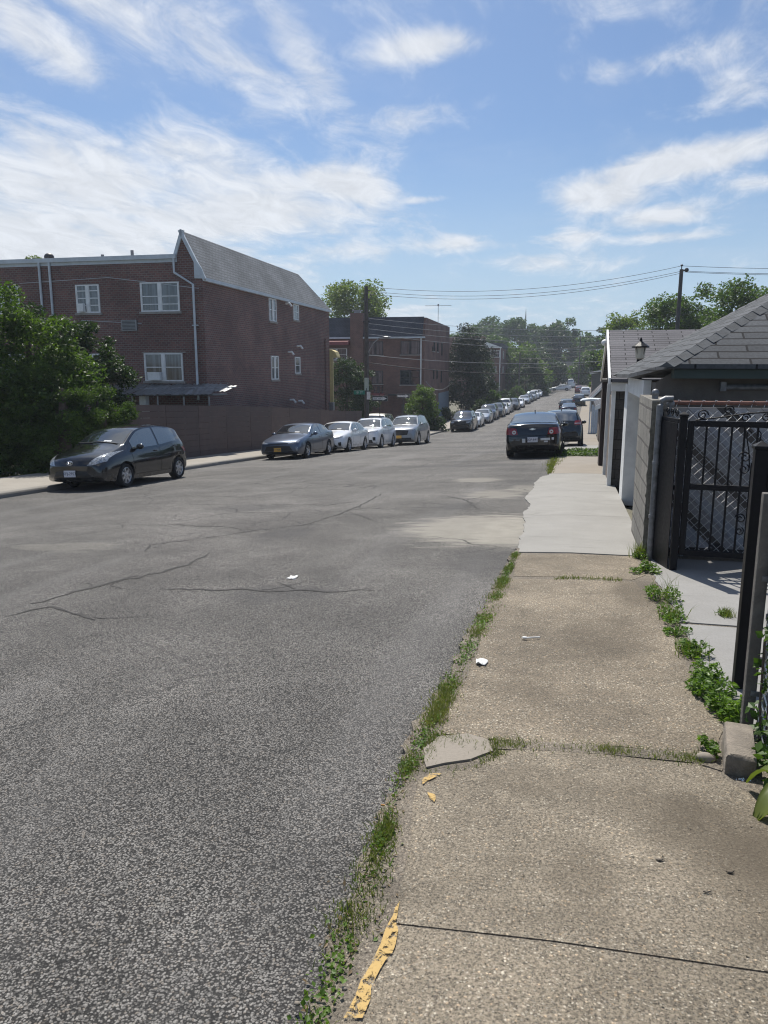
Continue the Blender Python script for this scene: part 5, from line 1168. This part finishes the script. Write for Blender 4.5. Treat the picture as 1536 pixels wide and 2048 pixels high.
def tree(label, x, y, H, R, leaf='street', seed=1, k=46, per=70, spread=.8, lsize=.28, name='tree', z=None, off=(0, 0), shell=.5, low=-.75, cz=None, tr=None, group=None, aspect=.6):
    rng = np.random.default_rng(seed); zg = g(x, y) if z is None else z; t = thing(name, label, 'tree', (x, y, zg), 0, group)
    c = (off[0], off[1], (H-R[2]) if cz is None else cz); ru = random.Random(seed)
    limb_tree(ru, t, H, c, R, tr=tr or max(.12, H*.024))
    P = clumps(rng, c, R, k, per, spread, shell, low=low)
    leaf_cloud('crown', P, lsize, rng, LF[leaf], t, aspect=aspect); return t
# big leafy tree and evergreens at the left
def mass(label, x, y, lobes, leaf, seed, lsize, per, spread, kfac, name='tree', trunk=True, cat='tree', droop=.25, aspect=.5):
    rng = np.random.default_rng(seed); zg = g(x, y); t = thing(name, label, cat, (x, y, zg)); Pn = []
    for (lx, ly, lz, rx, ry, rz) in lobes:
        Pn.append(clumps(rng, (lx, ly, lz), (rx, ry, rz), int(kfac*(rx*rz)**.8)+4, per, spread, .62))
    leaf_cloud('crown', np.concatenate(Pn), lsize, rng, LF[leaf], t, droop=droop, aspect=aspect)
    if trunk:
        b = MB(); top = max(l[2] for l in lobes); b.tube([(0, 0, -.5), (.05, .1, top*.4), (.1, .1, top*.9)], [.28, .2, .06], 9)
        for l in lobes: b.tube([(.05, .1, max(l[2]*.45, .3)), ((l[0])*.6, l[1]*.6, l[2]*.85), l[:3]], [.1, .06, .02], 6)
        b.build('trunk', M_BARK, t, 60)
    return t
mass('large leafy green tree overhanging the left pavement, behind the black hatchback', -17.0, 20.6,
     [(-1.0, -.6, 4.75, 1.8, 1.5, 1.25), (-2.6, -1.6, 4.3, 1.9, 1.5, 1.5), (.4, .2, 3.9, 1.3, 1.3, 1.2), (-.6, -1.2, 3.0, 2.0, 1.3, 1.3), (.9, .2, 2.7, 1.15, 1.2, 1.1), (-2.4, -2.2, 2.2, 1.9, 1.3, 1.6), (.2, -1.0, 1.7, 1.7, 1.1, 1.3), (-3.4, -3.0, 1.2, 1.8, 1.2, 1.3), (-.9, -1.6, .9, 1.9, 1.0, 1.0), (1.2, -.5, 1.3, 1.2, 1.0, 1.2), (.9, -1.6, .6, 1.2, .9, .8), (-2.2, -3.4, .5, 1.6, .8, .8), (.2, -2.4, .5, 1.2, .8, .7), (-.6, -2.9, .45, 1.0, .6, .6)], 'street', 3, .14, 300, .55, 9)
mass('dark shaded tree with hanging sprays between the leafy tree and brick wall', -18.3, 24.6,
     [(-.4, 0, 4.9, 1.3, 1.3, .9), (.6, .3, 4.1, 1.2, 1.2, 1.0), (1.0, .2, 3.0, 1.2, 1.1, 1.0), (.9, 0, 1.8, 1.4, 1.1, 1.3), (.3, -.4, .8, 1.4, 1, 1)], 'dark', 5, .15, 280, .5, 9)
mass('clipped dark green arborvitae at the left end of the brown fence', -14.55, 22.05, [(0, 0, .5, .55, .5, .8), (.0, 0, 1.3, .48, .46, .7), (.02, 0, 1.95, .32, .32, .5)], 'street', 7, .08, 300, .26, 30, 'arborvitae', droop=-.6, aspect=.35)
mass('second arborvitae just left of the fence end, a little taller than its neighbour', -14.9, 21.2, [(0, 0, .7, .62, .55, .9), (.0, 0, 1.6, .52, .5, .7), (-.02, 0, 2.35, .34, .34, .5)], 'street', 9, .08, 300, .28, 28, 'arborvitae', droop=-.6, aspect=.35)
mass('broad green juniper with layered sprays below the leafy tree', -15.0, 19.4, [(0, 0, .7, 1.1, .9, .9), (.2, .5, 1.7, .9, .8, .7), (-.9, -.3, 1.2, .9, .8, 1.0), (.0, .6, 2.4, .6, .6, .5), (-.7, .6, 2.9, .7, .6, .5)], 'street', 8, .10, 300, .36, 22, 'juniper', droop=.1, aspect=.35)
# trees behind the buildings on the left
def far_tree(label, u, vt, Y, rpx, hpx, leaf, seed, k=40, per=60, spread=None, lsize=None, name='tree', group=None, low=-.8, shell=.5, aspect=.6):
    c = at(u, vt, Y); s = Y/1500*1.03; R = (rpx*s, min(rpx*s, 9), hpx*s*.5); k = int(k*1.25); per = int(per*2.0); zg = g(c.x, Y); H = c.z-zg
    sp = spread or max(.34*R[0], .5); return tree(label, c.x, Y, H, R, leaf, seed, k, per, sp, lsize or max(.18, Y*.0036), name, zg, low=low, group=group, shell=shell, aspect=aspect)
far_tree('sunlit round tree rising behind the slate mansard building', 712, 557, 104, 66, 120, 'olive', 11, 60, 75)
far_tree('treetop showing above the brown building roof at the far left', 52, 505, 58, 40, 70, 'olive', 12, 16, 46, .6, .2)
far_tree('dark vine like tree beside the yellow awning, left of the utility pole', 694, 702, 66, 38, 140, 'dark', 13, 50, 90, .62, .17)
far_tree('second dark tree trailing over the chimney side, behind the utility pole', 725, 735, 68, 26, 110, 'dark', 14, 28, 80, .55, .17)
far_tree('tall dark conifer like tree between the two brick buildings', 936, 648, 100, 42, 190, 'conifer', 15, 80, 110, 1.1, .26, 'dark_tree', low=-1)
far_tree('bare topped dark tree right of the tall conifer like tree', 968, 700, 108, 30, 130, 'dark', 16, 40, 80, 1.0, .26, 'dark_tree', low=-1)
far_tree('sunny green shrub on the street corner beneath the red building', 846, 770, 67, 34, 84, 'bright', 17, 46, 80, .5, .16, 'corner_shrub', low=-1)
for i, (u, v, Y, rp, hp, lf, lb) in enumerate([
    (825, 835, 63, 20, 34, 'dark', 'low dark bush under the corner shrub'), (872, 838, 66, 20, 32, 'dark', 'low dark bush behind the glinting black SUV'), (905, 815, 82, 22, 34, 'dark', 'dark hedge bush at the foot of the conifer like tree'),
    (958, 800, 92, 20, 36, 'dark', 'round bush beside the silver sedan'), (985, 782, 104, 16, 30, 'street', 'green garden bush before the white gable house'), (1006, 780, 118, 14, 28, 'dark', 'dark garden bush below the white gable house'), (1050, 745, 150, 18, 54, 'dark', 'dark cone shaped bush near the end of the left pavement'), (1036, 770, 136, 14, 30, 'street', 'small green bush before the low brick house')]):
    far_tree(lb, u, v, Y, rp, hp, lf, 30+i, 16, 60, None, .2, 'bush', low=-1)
# the wooded rise beyond the end of the street
GF = 'trees beyond the end of the street'
far_list = [(925, 650, 205, 42, 150, 'far', 'pale green tree at the left end of the far treeline'), (975, 632, 262, 36, 130, 'far', 'tall rounded crown in the far treeline left of the spire'), (1025, 640, 250, 34, 130, 'far', 'broad crown in the far treeline under the spire'), (1078, 640, 275, 30, 130, 'far', 'narrow crown in the far treeline right of the spire'),
    (1122, 636, 240, 36, 150, 'far', 'domed crown standing highest in the middle of the far treeline'), (1098, 660, 232, 38, 140, 'dark', 'shaded crown in front of the domed far tree'), (1042, 684, 172, 52, 130, 'bright', 'wide bright green tree leaning over the far end of the left pavement'), (1000, 668, 190, 36, 120, 'far', 'mid green tree behind the white gable house'),
    (1150, 664, 262, 34, 150, 'olive', 'yellowish green tree closing the far end of the street'), (1078, 705, 190, 36, 100, 'dark', 'dark tree shading the far end of the street'), (1190, 702, 205, 34, 100, 'street', 'leafy tree on the right beyond the white van'), (1196, 655, 215, 32, 140, 'far', 'tall tree behind the far utility pole on the right'), (1168, 706, 252, 30, 90, 'dark', 'dark rounded tree above the white van'), (1212, 735, 130, 20, 70, 'bright', 'small bright tree past the grey walled garage'), (1178, 768, 205, 16, 30, 'olive', 'low green bush right of the white van'), (1060, 715, 160, 30, 120, 'dark', 'shaded tree behind the low brick house')]
for i, (u, v, Y, rp, hp, lf, lb) in enumerate(far_list): far_tree(lb, u, v, Y, rp*1.12, hp, lf, 60+i, 60, 80, None, None, 'tree', GF, -1)
# the trees behind the garages on the right
far_tree('rounded green tree just left of the right utility pole', 1345, 585, 74, 56, 170, 'street', 101, 60, 80, None, .24, low=-1)
far_tree('broad green tree right behind the right utility pole', 1405, 572, 72, 46, 180, 'street', 102, 54, 80, None, .24, low=-1)
far_tree('tree with open feathery top at the right edge', 1488, 552, 62, 46, 170, 'street', 103, 84, 70, 1.1, .22, shell=.5, low=-1)
far_tree('leafy tree running out of the right edge of the picture', 1552, 565, 58, 40, 160, 'street', 104, 44, 70, None, .22, low=-1)
far_tree('pale green tree above the mauve garage roof', 1262, 622, 92, 46, 140, 'olive', 105, 54, 70, None, .28, low=-1)
far_tree('darker green tree behind the left end of the mauve garage roof', 1222, 655, 118, 34, 130, 'far', 106, 40, 66, low=-1)
# ground plants: grass, weeds, hosta, vine
def blades(name, pts, rng, hmin, hmax, w, mat, zoff=.0, lean=.5):
    n_ = len(pts); a = rng.uniform(0, 6.283, n_); h = rng.uniform(hmin, hmax, n_); b2 = rng.uniform(0, 6.283, n_); ln = rng.uniform(.2, 1, n_)*lean*h
    dx, dy = np.cos(a)*w/2, np.sin(a)*w/2; lx, ly = np.cos(b2)*ln, np.sin(b2)*ln; x, y, z = pts[:, 0], pts[:, 1], pts[:, 2]+zoff
    V = np.stack([np.stack([x-dx, y-dy, z-.005], 1), np.stack([x+dx, y+dy, z-.005], 1), np.stack([x+dx*.7+lx*.45, y+dy*.7+ly*.45, z+h*.6], 1), np.stack([x-dx*.7+lx*.45, y-dy*.7+ly*.45, z+h*.6], 1),
                  np.stack([x+lx*1.1, y+ly*1.1, z+h], 1), np.stack([x+lx*1.1+dx*.15, y+ly*1.1+dy*.15, z+h], 1)], 1).reshape(-1, 3)
    i = np.arange(n_)[:, None]*6; F = np.concatenate([i+np.array([[0, 1, 2, 3]]), i+np.array([[3, 2, 5, 4]])], 0)
    me = raw_mesh(name, V, F, mat); o = bpy.data.objects.new(name, me); COL.objects.link(o); return o
def strip_pts(line, n, rng, wid, patch=.5, seedn=0):
    """scatter along a polyline of (x, y, halfwidth) with patchy density"""
    L = np.array(line, float); seg = np.hypot(np.diff(L[:, 0]), np.diff(L[:, 1])); cs = np.r_[0, np.cumsum(seg)]
    ctr = rng.uniform(0, cs[-1], max(3, int(cs[-1]*3.2))); t = ctr[rng.integers(0, len(ctr), n)]+rng.normal(0, .07, n); t = np.where(rng.random(n) < patch, rng.uniform(0, cs[-1], n), t); t = np.clip(t, 0, cs[-1])
    x = np.interp(t, cs, L[:, 0]); y = np.interp(t, cs, L[:, 1]); w = np.interp(t, cs, L[:, 2])
    x = x+rng.normal(0, .5, n)*w*wid; y = y+rng.normal(0, .03, n)
    return np.array([(a, b, g(a, b)) for a, b in zip(x, y)])
rg = np.random.default_rng(77)
VL = [(-.60, 1.4, .05), (-.605, 1.7, .065), (-.615, 1.95, .085), (-.615, 2.2, .085), (-.64, 2.5, .05), (-.67, 2.75, .045), (-.665, 3.0, .05), (-.665, 3.3, .06), (-.645, 3.7, .07), (-.645, 4.2, .075), (-.635, 4.7, .075), (-.62, 5.3, .08), (-.60, 6.0, .085), (-.60, 6.7, .06), (-.60, 7.2, .05), (-.59, 7.7, .04), (-.59, 8.2, .05)]
struct(blades('verge_grass', strip_pts(VL, 8500, rg, .95, .12), rg, .008, .034, .0038, LF['grass'], .024, 1.1), 'stuff')
P_ = strip_pts(VL, 2600, rg, .8, .2); P_[:, 2] += .022+rg.uniform(.003, .02, len(P_)); o = leaf_cloud('verge_clover', P_, .016, rg, LF['weed'], None, .9, .8); struct(o, 'stuff')
q0 = [gxy(u, v) for u, v in [(985, 1497), (1040, 1502), (1140, 1508), (1240, 1514), (1330, 1524), (1400, 1532)]]
struct(blades('joint_grass', strip_pts([(x, y, .02) for x, y in q0], 1300, rg, 1, .15), rg, .012, .04, .004, LF['grass'], .02, 1.0), 'stuff')
q0 = [gxy(u, v) for u, v in [(850, 1560), (900, 1552), (960, 1540), (1000, 1515), (870, 1480), (840, 1560)]]
struct(blades('corner_grass', strip_pts([(x, y, .04) for x, y in q0], 900, rg, 1, .3), rg, .012, .04, .004, LF['grass'], .017, .9), 'stuff')
q0 = [gxy(u, v) for u, v in [(1110, 1164), (1150, 1163), (1190, 1164), (1240, 1167)]]
struct(blades('joint_grass', strip_pts([(x, y, .02) for x, y in q0], 260, rg, 1, .1), rg, .015, .05, .006, LF['grass'], .02, .9), 'stuff')
struct(blades('sprouting_grass', strip_pts([(-.6, 18.9, .06), (-.62, 21, .12), (-.62, 23, .2), (-.55, 25.8, .3)], 1500, rg, 1, .3), rg, .03, .10, .012, LF['grass'], .0, .8), 'stuff')
P_ = np.array([(x, y, g(x, y)+.02+z) for x, y, z in zip(rg.uniform(-.7, .85, 2600), rg.uniform(26.0, 29.4, 2600), rg.uniform(0, .12, 2600))]); P_ = P_[(np.sin(P_[:, 0]*5+P_[:, 1]*2.2)+np.cos(P_[:, 1]*3.1-P_[:, 0]*2)) > -.5]
struct(leaf_cloud('creeping_weeds', P_, .10, rg, LF['street'], None, 1.2, .6), 'stuff')
def weed(label, x, y, r, h, n_, ls, seed, leaf='weed', grassy=0, name='weed', cat='weed', z=.03, asp=.5):
    rng = np.random.default_rng(seed); t = thing(name, label, cat, (x, y, g(x, y)+z))
    n_ = int(n_*1.7); sub_ = rng.normal(0, r*.45, (6, 2)); pick = rng.integers(0, 6, n_); hs = rng.uniform(.45, 1.25, 6)[pick]
    a = rng.uniform(0, 6.283, n_); d = r*.55*rng.random(n_)**.6; zz = rng.random(n_)**.8*h*hs*(1-.6*d/(r*.55))
    C = np.stack([np.cos(a)*d*.8+sub_[pick, 0]*.8, np.sin(a)*d*1.2+sub_[pick, 1]*1.3, zz+.008], 1); leaf_cloud('leaves', C, ls*.66, rng, LF[leaf], t, .9, asp)
    b = MB()
    for k in range(7):
        i = rng.integers(0, n_); c = C[i]; b.tube([(c[0]*.2, c[1]*.2, -.02), (c[0]*.7, c[1]*.7, c[2]*.6), tuple(c)], .003, 4, False)
    b.build('stem', pm('weed_stem', (.08, .12, .03), .7), t)
    if grassy:
        pts = np.stack([rng.normal(0, r*.35, grassy), rng.normal(0, r*.5, grassy), np.zeros(grassy)], 1); o = blades('blades', pts, rng, h*.8, h*1.9, .005, LF['grass'], 0, .7); o.parent = t
    return t
wl = [((1278, 1120), .10, .11, 120, .05, 'tuft of tall grass at the corner of the new concrete', 140), ((1290, 1150), .13, .10, 210, .055, 'leafy weed just in front of the tall grass tuft', 0), ((1322, 1205), .15, .16, 260, .045, 'feathery weed with upright tips beside the driveway', 30),
      ((1344, 1245), .13, .08, 240, .045, 'low bright weed patch at the driveway joint', 60), ((1352, 1275), .09, .06, 130, .045, 'small flat weed below the low bright patch', 0), ((1378, 1322), .13, .09, 220, .055, 'weed with long grass stalks between slab and driveway', 34), ((1405, 1372), .13, .10, 280, .05, 'dense leafy weed in the middle of the weed row', 0),
      ((1425, 1410), .14, .10, 330, .052, 'broad leafy weed near the foot of the wooden post', 0), ((1452, 1438), .11, .12, 240, .055, 'darker leafy weed touching the wooden post', 0), ((1420, 1515), .05, .09, 80, .045, 'pointed leafy weed against the stone block', 0), ((1450, 1240), .07, .04, 60, .03, 'short grass tuft in the driveway joint', 160)]
for i, ((u, v), r, h, n_, ls, lb, gr) in enumerate(wl): x, y = gxy(u, v); weed(lb, x, y, r, h, n_, ls, 200+i, grassy=gr)
# hosta with big ribbed leaves at the right edge, ivy on the chain link
def big_leaf(b, base, yaw, L, wd, lift, droop):
    rows = []
    for i in range(9):
        t = i/8; w = wd*math.sin(math.pi*min(t*.92+.06, 1))**.8; x = L*t; z = lift*math.sin(t*2.2)*L-droop*L*t*t; r = []
        for j in range(-4, 5):
            s = j/4; r.append(Vector((x, s*w, z+abs(s)*w*.25+.006*math.cos(j*math.pi)))+Vector((0, 0, 0)))
        rows.append([tuple(Vector(base)+Matrix.Rotation(yaw, 3, 'Z') @ p) for p in r])
    b.grid(rows)
H_ = thing('hosta', 'hosta plant with big ribbed yellow edged leaves at the right edge', 'plant', (.96, 3.0, g(.9, 2.9)+.01))
rh = random.Random(2)
for k, (yaw, L, wd, lift, dr, bz) in enumerate([(200, .24, .075, .5, .55, .10), (170, .22, .08, .35, .75, .06), (230, .22, .075, .4, .8, .05), (140, .26, .08, .6, .5, .12), (100, .24, .07, .5, .5, .1), (30, .24, .08, .5, .5, .1), (300, .24, .075, .5, .6, .08), (250, .2, .07, .8, .3, .14)]):
    b = MB(); big_leaf(b, (0, 0, bz*.3), rad(yaw), L, wd, lift, dr); b.build('leaf', LF['hosta'], H_, 180)
b = MB(); b.ball((0, 0, 0), .035, 8); b.build('stalk', pm('weed_stem', (.08, .12, .03), .7), H_)
rv = np.random.default_rng(55)
VN = thing('ivy', 'green ivy creeping over the chain link and pipe at the right edge', 'plant', (.90, 3.45, g(.9, 3.4)))
nv_ = 620; C = np.stack([rv.normal(.03, .035, nv_), rv.uniform(-.45, .26, nv_), rv.random(nv_)**1.5*.62+.02], 1); C[:, 0] -= np.clip(.10-C[:, 2]*.3, 0, .06)*rv.random(nv_)
leaf_cloud('leaves', C, .045, rv, LF['vine'], VN, .5, .8)
b = MB()
for k in range(9): y = -.4+k*.07; b.tube([(0, y, 0), (rv.uniform(-.03, .03), y+.03, .25), (rv.uniform(-.03, .03), y+.06, .55)], .003, 4, False)
b.build('vine', M_BARK, VN)

# ------------------------------------------------------------------ poles, wires, signs
def pole(label, x, y, ztop, r=.15, arm=True, cross=0, name='utility_pole'):
    zg = g(x, y); t = thing(name, label, 'utility pole', (x, y, zg)); h = ztop-zg
    MB().tube([(0, 0, -.4), (0, 0, h*.5), (0, 0, h)], [r*1.15, r, r*.8], 10).build('pole', pm('pole_wood', (.085, .075, .068), .9, .3, 5, .6), t, 60); return t, h
P1, h1 = pole('dark wooden utility pole with street lamp arm by the yellow awning', -14.9, 53.0, 7.25, .16)
b = MB(); b.tube([(.1, 0, h1-4.6), (.5, .1, h1-3.9), (.9, .2, h1-3.55), (1.15, .25, h1-3.5)], .045, 6); b.build('lamp_arm', M_MET, P1, 50)
b = MB(); b.ball((1.4, .3, h1-3.5), .16, 8, (2.2, .9, .5)); b.build('lamp_head', M_MET, P1, 60)
b = MB(); b.box(-.09, .2, -.26, -.18, h1-7.25, h1-6.35); b.build('pale_notice', pm('pale_green_sheet', (.40, .46, .42), .7, .1, 6), P1)
b = MB()
for z in (h1-.3, h1-.9, h1-1.8, h1-2.4): b.tube([(-.25, 0, z), (.25, 0, z)], .03, 6); b.ball((.22, 0, z+.05), .05, 6)
b.build('insulator', M_DARK, P1)
P2, h2_ = pole('tall dark utility pole standing among trees behind the garages', 6.2, 55.0, 8.0, .15)
b = MB(); b.ball((0, 0, h2_+.25), .09, 8, (1, 1, .8)); b.tube([(0, 0, h2_-.1), (0, 0, h2_+.25)], .035, 6); b.tube([(0, 0, h2_-.05), (.3, 0, h2_-.08)], .05, 6); b.ball((.32, 0, h2_-.05), .14, 8); b.build('insulator', M_DARK, P2, 60)
b = MB(); b.box(-.07, .07, -.2, -.13, h2_-4.5, h2_-.3); b.build('conduit', M_DARK, P2)
P3, _ = pole('grey utility pole far down the right side', 2.4, 150., 5.2, .2)
P4, _ = pole('slim wooden pole far away beside the end of the street', -.2, 190., 9.0, .16)
P5, _ = pole('thin wooden pole among trees on the left far pavement', -10.6, 140., 4.4, .14)
P6, _ = pole('thin grey pole between the low brick house and the parked row', -12.2, 122., 1.6, .1)
SP = thing('spire', 'thin needle spire standing above the far treeline', 'tower', (-28, 400, g(-28, 400))); hh = 31-g(-28, 400)
MB().tube([(0, 0, 0), (0, 0, hh*.85), (0, 0, hh)], [.45, .3, .05], 8).build('mast', M_DARK, SP)
M_CABLE = pm('cable', (.035, .035, .04), .6)
M_CABL2 = pm('pale_cable', (.30, .31, .32), .5)
def wire(label, p, q, sag, r=.02, group=None, mat=None):
    p, q = Vector(p), Vector(q); pts = [p.lerp(q, i/28)-Vector((0, 0, sag*4*(i/28)*(1-i/28))) for i in range(29)]
    o = MB().tube(pts, r, 5, False).build('overhead_wire', mat or M_CABLE, None, 180); return tag(o, label, 'wire', group)
GW = 'high wires between the two utility poles'
for i, (dz1, dz2, s) in enumerate([(-.02, .22, .85), (-.32, -.12, .85), (-.50, -.24, .9)]):
    wire('high black wire sagging across the street between the two utility poles', (-14.8, 53, 7.25+dz1), (6.2, 55, 8.0+dz2), s, .014, GW)
GW2 = 'wires running right from the right utility pole'
for dz, dy in ((.22, 0), (-.1, 0), (-.16, .5)): wire('dark wire running out of the picture from the right utility pole', (6.2, 55, 8.0+dz), (30, 57+dy, 8.3+dz), .5, .014, GW2)
GW3 = 'pale wires in front of the slate mansard'
for i in range(4): wire('pale thin wire crossing in front of the slate mansard', (-14.7, 53, 5.05-i*.36), (26, 88, 8.2-i*.5), 1.7+.1*i, .014, GW3, M_CABL2)
wire('thick bundled cable crossing in front of the second floor windows', (-14.7, 53, 1.95), (14, 66, 3.0), 1.3, .03, None, M_CABLE)
wire('thin pale cable just above the thick bundled cable', (-14.7, 53, 2.5), (14, 66, 3.7), 1.1, .016, None, M_CABL2)
GW4 = 'wires over the far end of the street'
for i, (za, zb_) in enumerate([(4.6, 7.4), (4.0, 6.6), (3.2, 5.8), (1.6, 4.6)]): wire('dark wire slung over the far end of the street', (-10.6, 140, za), (14, 128, zb_), .8, .03, GW4)
wire('slack cable drooping across the dark lower window', (-10.9, 66, .2), (-15.4, 77.4, .25), .7, .02, None, M_CABL2)
wire('dark cable sloping from the far left pole to the grey pole', (-10.6, 140, 1.9), (2.4, 150, 4.6), .5, .03)
M_SBLK = pm('sign_black', (.012, .012, .013), .45); M_SWHT = pm('sign_white', (.68, .69, .70), .45); M_SGRN = pm('sign_green', (.02, .20, .15), .45)
def one_way(label, x, y, zs, s=1.0):
    zg = g(x, y)+.1; t = thing('one_way_sign', label, 'sign', (x, y, zg)); h = zs-zg
    MB().tube([(0, .03, -.1), (0, .03, h+.3)], .03, 6).build('pole', M_DARK, t)
    b = MB(); b.rbox(-.46*s, .46*s, -.012, .012, h-.155*s, h+.155*s, .008); p = b.build('sign_panel', M_SBLK, t)
    b = MB(); w_, h_ = .445*s, .14*s
    for q in ((-w_, w_, h-h_, h-h_+.012), (-w_, w_, h+h_-.012, h+h_), (-w_, -w_+.012, h-h_+.013, h+h_-.013), (w_-.012, w_, h-h_+.013, h+h_-.013)): b.box(q[0], q[1], -.0165, -.0125, q[2], q[3])
    b.build('border', M_SWHT, p)
    b = MB(); A_ = [(-.40, -.068), (.17, -.068), (.17, -.115), (.42, 0), (.17, .115), (.17, .068), (-.40, .068)]; b.prism([(a*s, h+c*s) for a, c in A_], 'y', -.018, -.0125); b.build('arrow', M_SWHT, p)
    me = text_mesh('ONE WAY', .118*s, M_SBLK, .001); me.transform(Matrix(((1, 0, 0, -.10*s), (0, 0, -1, -.0195), (0, 1, 0, h-.0*s), (0, 0, 0, 1)))); o = bpy.data.objects.new('lettering', me); COL.objects.link(o); o.parent = p
    return t
one_way('black one way sign with white arrow above the white SUV', -13.45, 51.2, -.50, 1.25)
one_way('black one way sign on the far corner in front of the green shrub', -14.25, 62.0, -.72, 1.2)
SN = thing('street_name_sign', 'green street name sign fixed near the utility pole', 'sign', (-14.75, 52.4, g(-14.7, 52.4)))
MB().tube([(0, 0, -.1), (0, 0, 3.75)], .03, 6).build('pole', M_DARK, SN)
b = MB(); b.rbox(-.95, -.12, -.012, .012, 3.30, 3.58, .006); b.build('sign_panel', M_SGRN, SN); b = MB(); b.rbox(.04, .30, -.05, -.03, 2.95, 3.5, .006); b.build('parking_notice', M_SWHT, SN)
me = text_mesh('121 ST', .19, M_SWHT, .001); me.transform(Matrix(((1, 0, 0, -.535), (0, 0, -1, -.0135), (0, 1, 0, 3.44), (0, 0, 0, 1)))); o = bpy.data.objects.new('lettering', me); COL.objects.link(o); o.parent = SN
# red stop sign far on the right
# ------------------------------------------------------------------ litter
def scrap(label, u, v, sx, sy, seed, mat, name='paper_scrap', cat='litter', lift=.02, top=.0):
    r = random.Random(seed); x, y = gxy(u, v); rows = []
    for i in range(6):
        rows.append([((i/5-.5)*sx+r.uniform(-.1, .1)*sx, (j/4-.5)*sy+r.uniform(-.12, .12)*sy, abs(r.gauss(0, lift))+.004) for j in range(5)])
    b = MB(); b.grid(rows); o = b.build(name, mat, None, 30, loc=(x, y, g(x, y)+top)); tag(o, label, cat)
    md = o.modifiers.new('thick', 'SOLIDIFY'); md.thickness = .002; return o
M_PAP = pm('crumpled_paper', (.68, .68, .66), .8, .12, 30)
scrap('crumpled white paper lying on the asphalt', 585, 1156, .085, .12, 1, M_PAP, lift=.008)
scrap('dirty white wrapper on the slab edge by the verge grass', 962, 1336, .07, .09, 2, M_PAP, lift=.006, top=.034)
x, y = gxy(1058, 1288); b = MB()
b.ball((-.03, 0, .008), .018, 8, (1.3, .8, .45)); b.tube([(-.012, .0, .008), (.03, .012, .012), (.07, .03, .01)], [.006, .004, .005], 6); tag(b.build('plastic_spoon', M_PAP, None, 60, loc=(x, y, g(x, y)+.036)), 'white plastic spoon lying on the coarse slab', 'litter')
x, y = gxy(866, 1513); b = MB(); b.tube([(-.03, .004, 0), (.03, -.004, 0)], [.006, .005], 8); b.tube([(.03, -.004, 0), (.045, -.006, 0)], [.003, .002], 6); tag(b.build('pen', M_IRON, None, 40, loc=(x, y, g(x, y)+.03)), 'black pen lying across the broken concrete chunk', 'litter')
x, y = gxy(768, 1616); b = MB(); b.tube([(-.012, 0, 0), (.004, 0, 0)], .004, 8); fl = b.build('cigarette_butt', pm('filter_orange', (.45, .22, .06), .8), None, 40, loc=(x, y, g(x, y)+.012)); b = MB(); b.tube([(.0045, 0, 0), (.013, 0, 0)], .004, 8); b.build('paper', M_PAP, fl, 40); tag(fl, 'orange tipped cigarette butt on the soil by the asphalt', 'litter')
scrap('bent strip of shiny foil at the foot of the stone block', 1487, 1572, .07, .03, 5, M_CHR, 'foil_strip', lift=.012)
for i, (u, v, lb) in enumerate([(1317, 1737, 'dark twig bit on the near slab, left of its twin'), (1458, 1762, 'dark twig bit on the near slab toward the right edge'), (1412, 1803, 'tiny dark clod on the near slab below the two twig bits')]):
    x, y = gxy(u, v); r = random.Random(i); b = MB(); b.ball((0, 0, .004), .008 if i < 2 else .005, 6, (1.5, .8, .6)); b.tube([(-.012, 0, .004), (.014, .004, .006)], .0025, 5); tag(b.build('twig', M_DIRT, None, 60, loc=(x, y, g(x, y)+.031)), lb, 'twig')
x, y = gxy(1355, 1115); b = MB(); b.lathe([(0, 0), (.03, .0), (.033, .01), (.033, .13), (.014, .17), (.014, .19), (0, .19)], 12, Matrix.Rotation(.2, 4, 'X')); tag(b.build('plastic_bottle', glass_mat('clear_plastic', (.35, .37, .38), .1), None, 50, loc=(x+.02, y-.02, g(x, y)+.03)), 'clear plastic bottle standing behind the iron gate post', 'bottle')
# small stones scattered on the soil strip
P_ = strip_pts(VL, 260, rg, 1.1, .8); b = MB(); r_ = random.Random(8)
for x, y, z in P_[:220]: b.ball((x, y, z+.028), r_.uniform(.003, .009), 5, (1.2, .9, .6))
struct(b.build('verge_gravel', M_OLDC, None, 180), 'stuff')

rd = np.random.default_rng(9); P_ = strip_pts(VL, 700, rd, 1.3, .8); P_[:, 2] += .030
struct(leaf_cloud('verge_dry_leaves', P_, .018, rd, leaf_mat('dry_leaf', (.10, .07, .04), (.22, .16, .09), .2), None, 2.5, .5), 'stuff')
nx_ = 900; X2 = rd.uniform(-.45, .85, nx_); Y2 = rd.uniform(1.2, 8.0, nx_); keep = rd.random(nx_) < .25+.75*(X2 > .45)
P_ = np.array([(a, b_, g(a, b_)+.033) for a, b_ in zip(X2[keep], Y2[keep])]); struct(leaf_cloud('slab_grit', P_, .009, rd, leaf_mat('grit', (.05, .04, .03), (.20, .17, .12), .1), None, 3., .6), 'stuff')
# ------------------------------------------------------------------ the summer haze of the air
m, n = new_mat('haze'); vol = n('ShaderNodeVolumePrincipled', {'Color': (.80, .88, 1.0, 1), 'Density': .00048, 'Anisotropy': .25})
n('ShaderNodeOutputMaterial', {1: vol.outputs[0]})
HZ = MB().box(-430, 410, -62, 705, -11, 36).build('haze', m); struct(HZ, 'stuff')
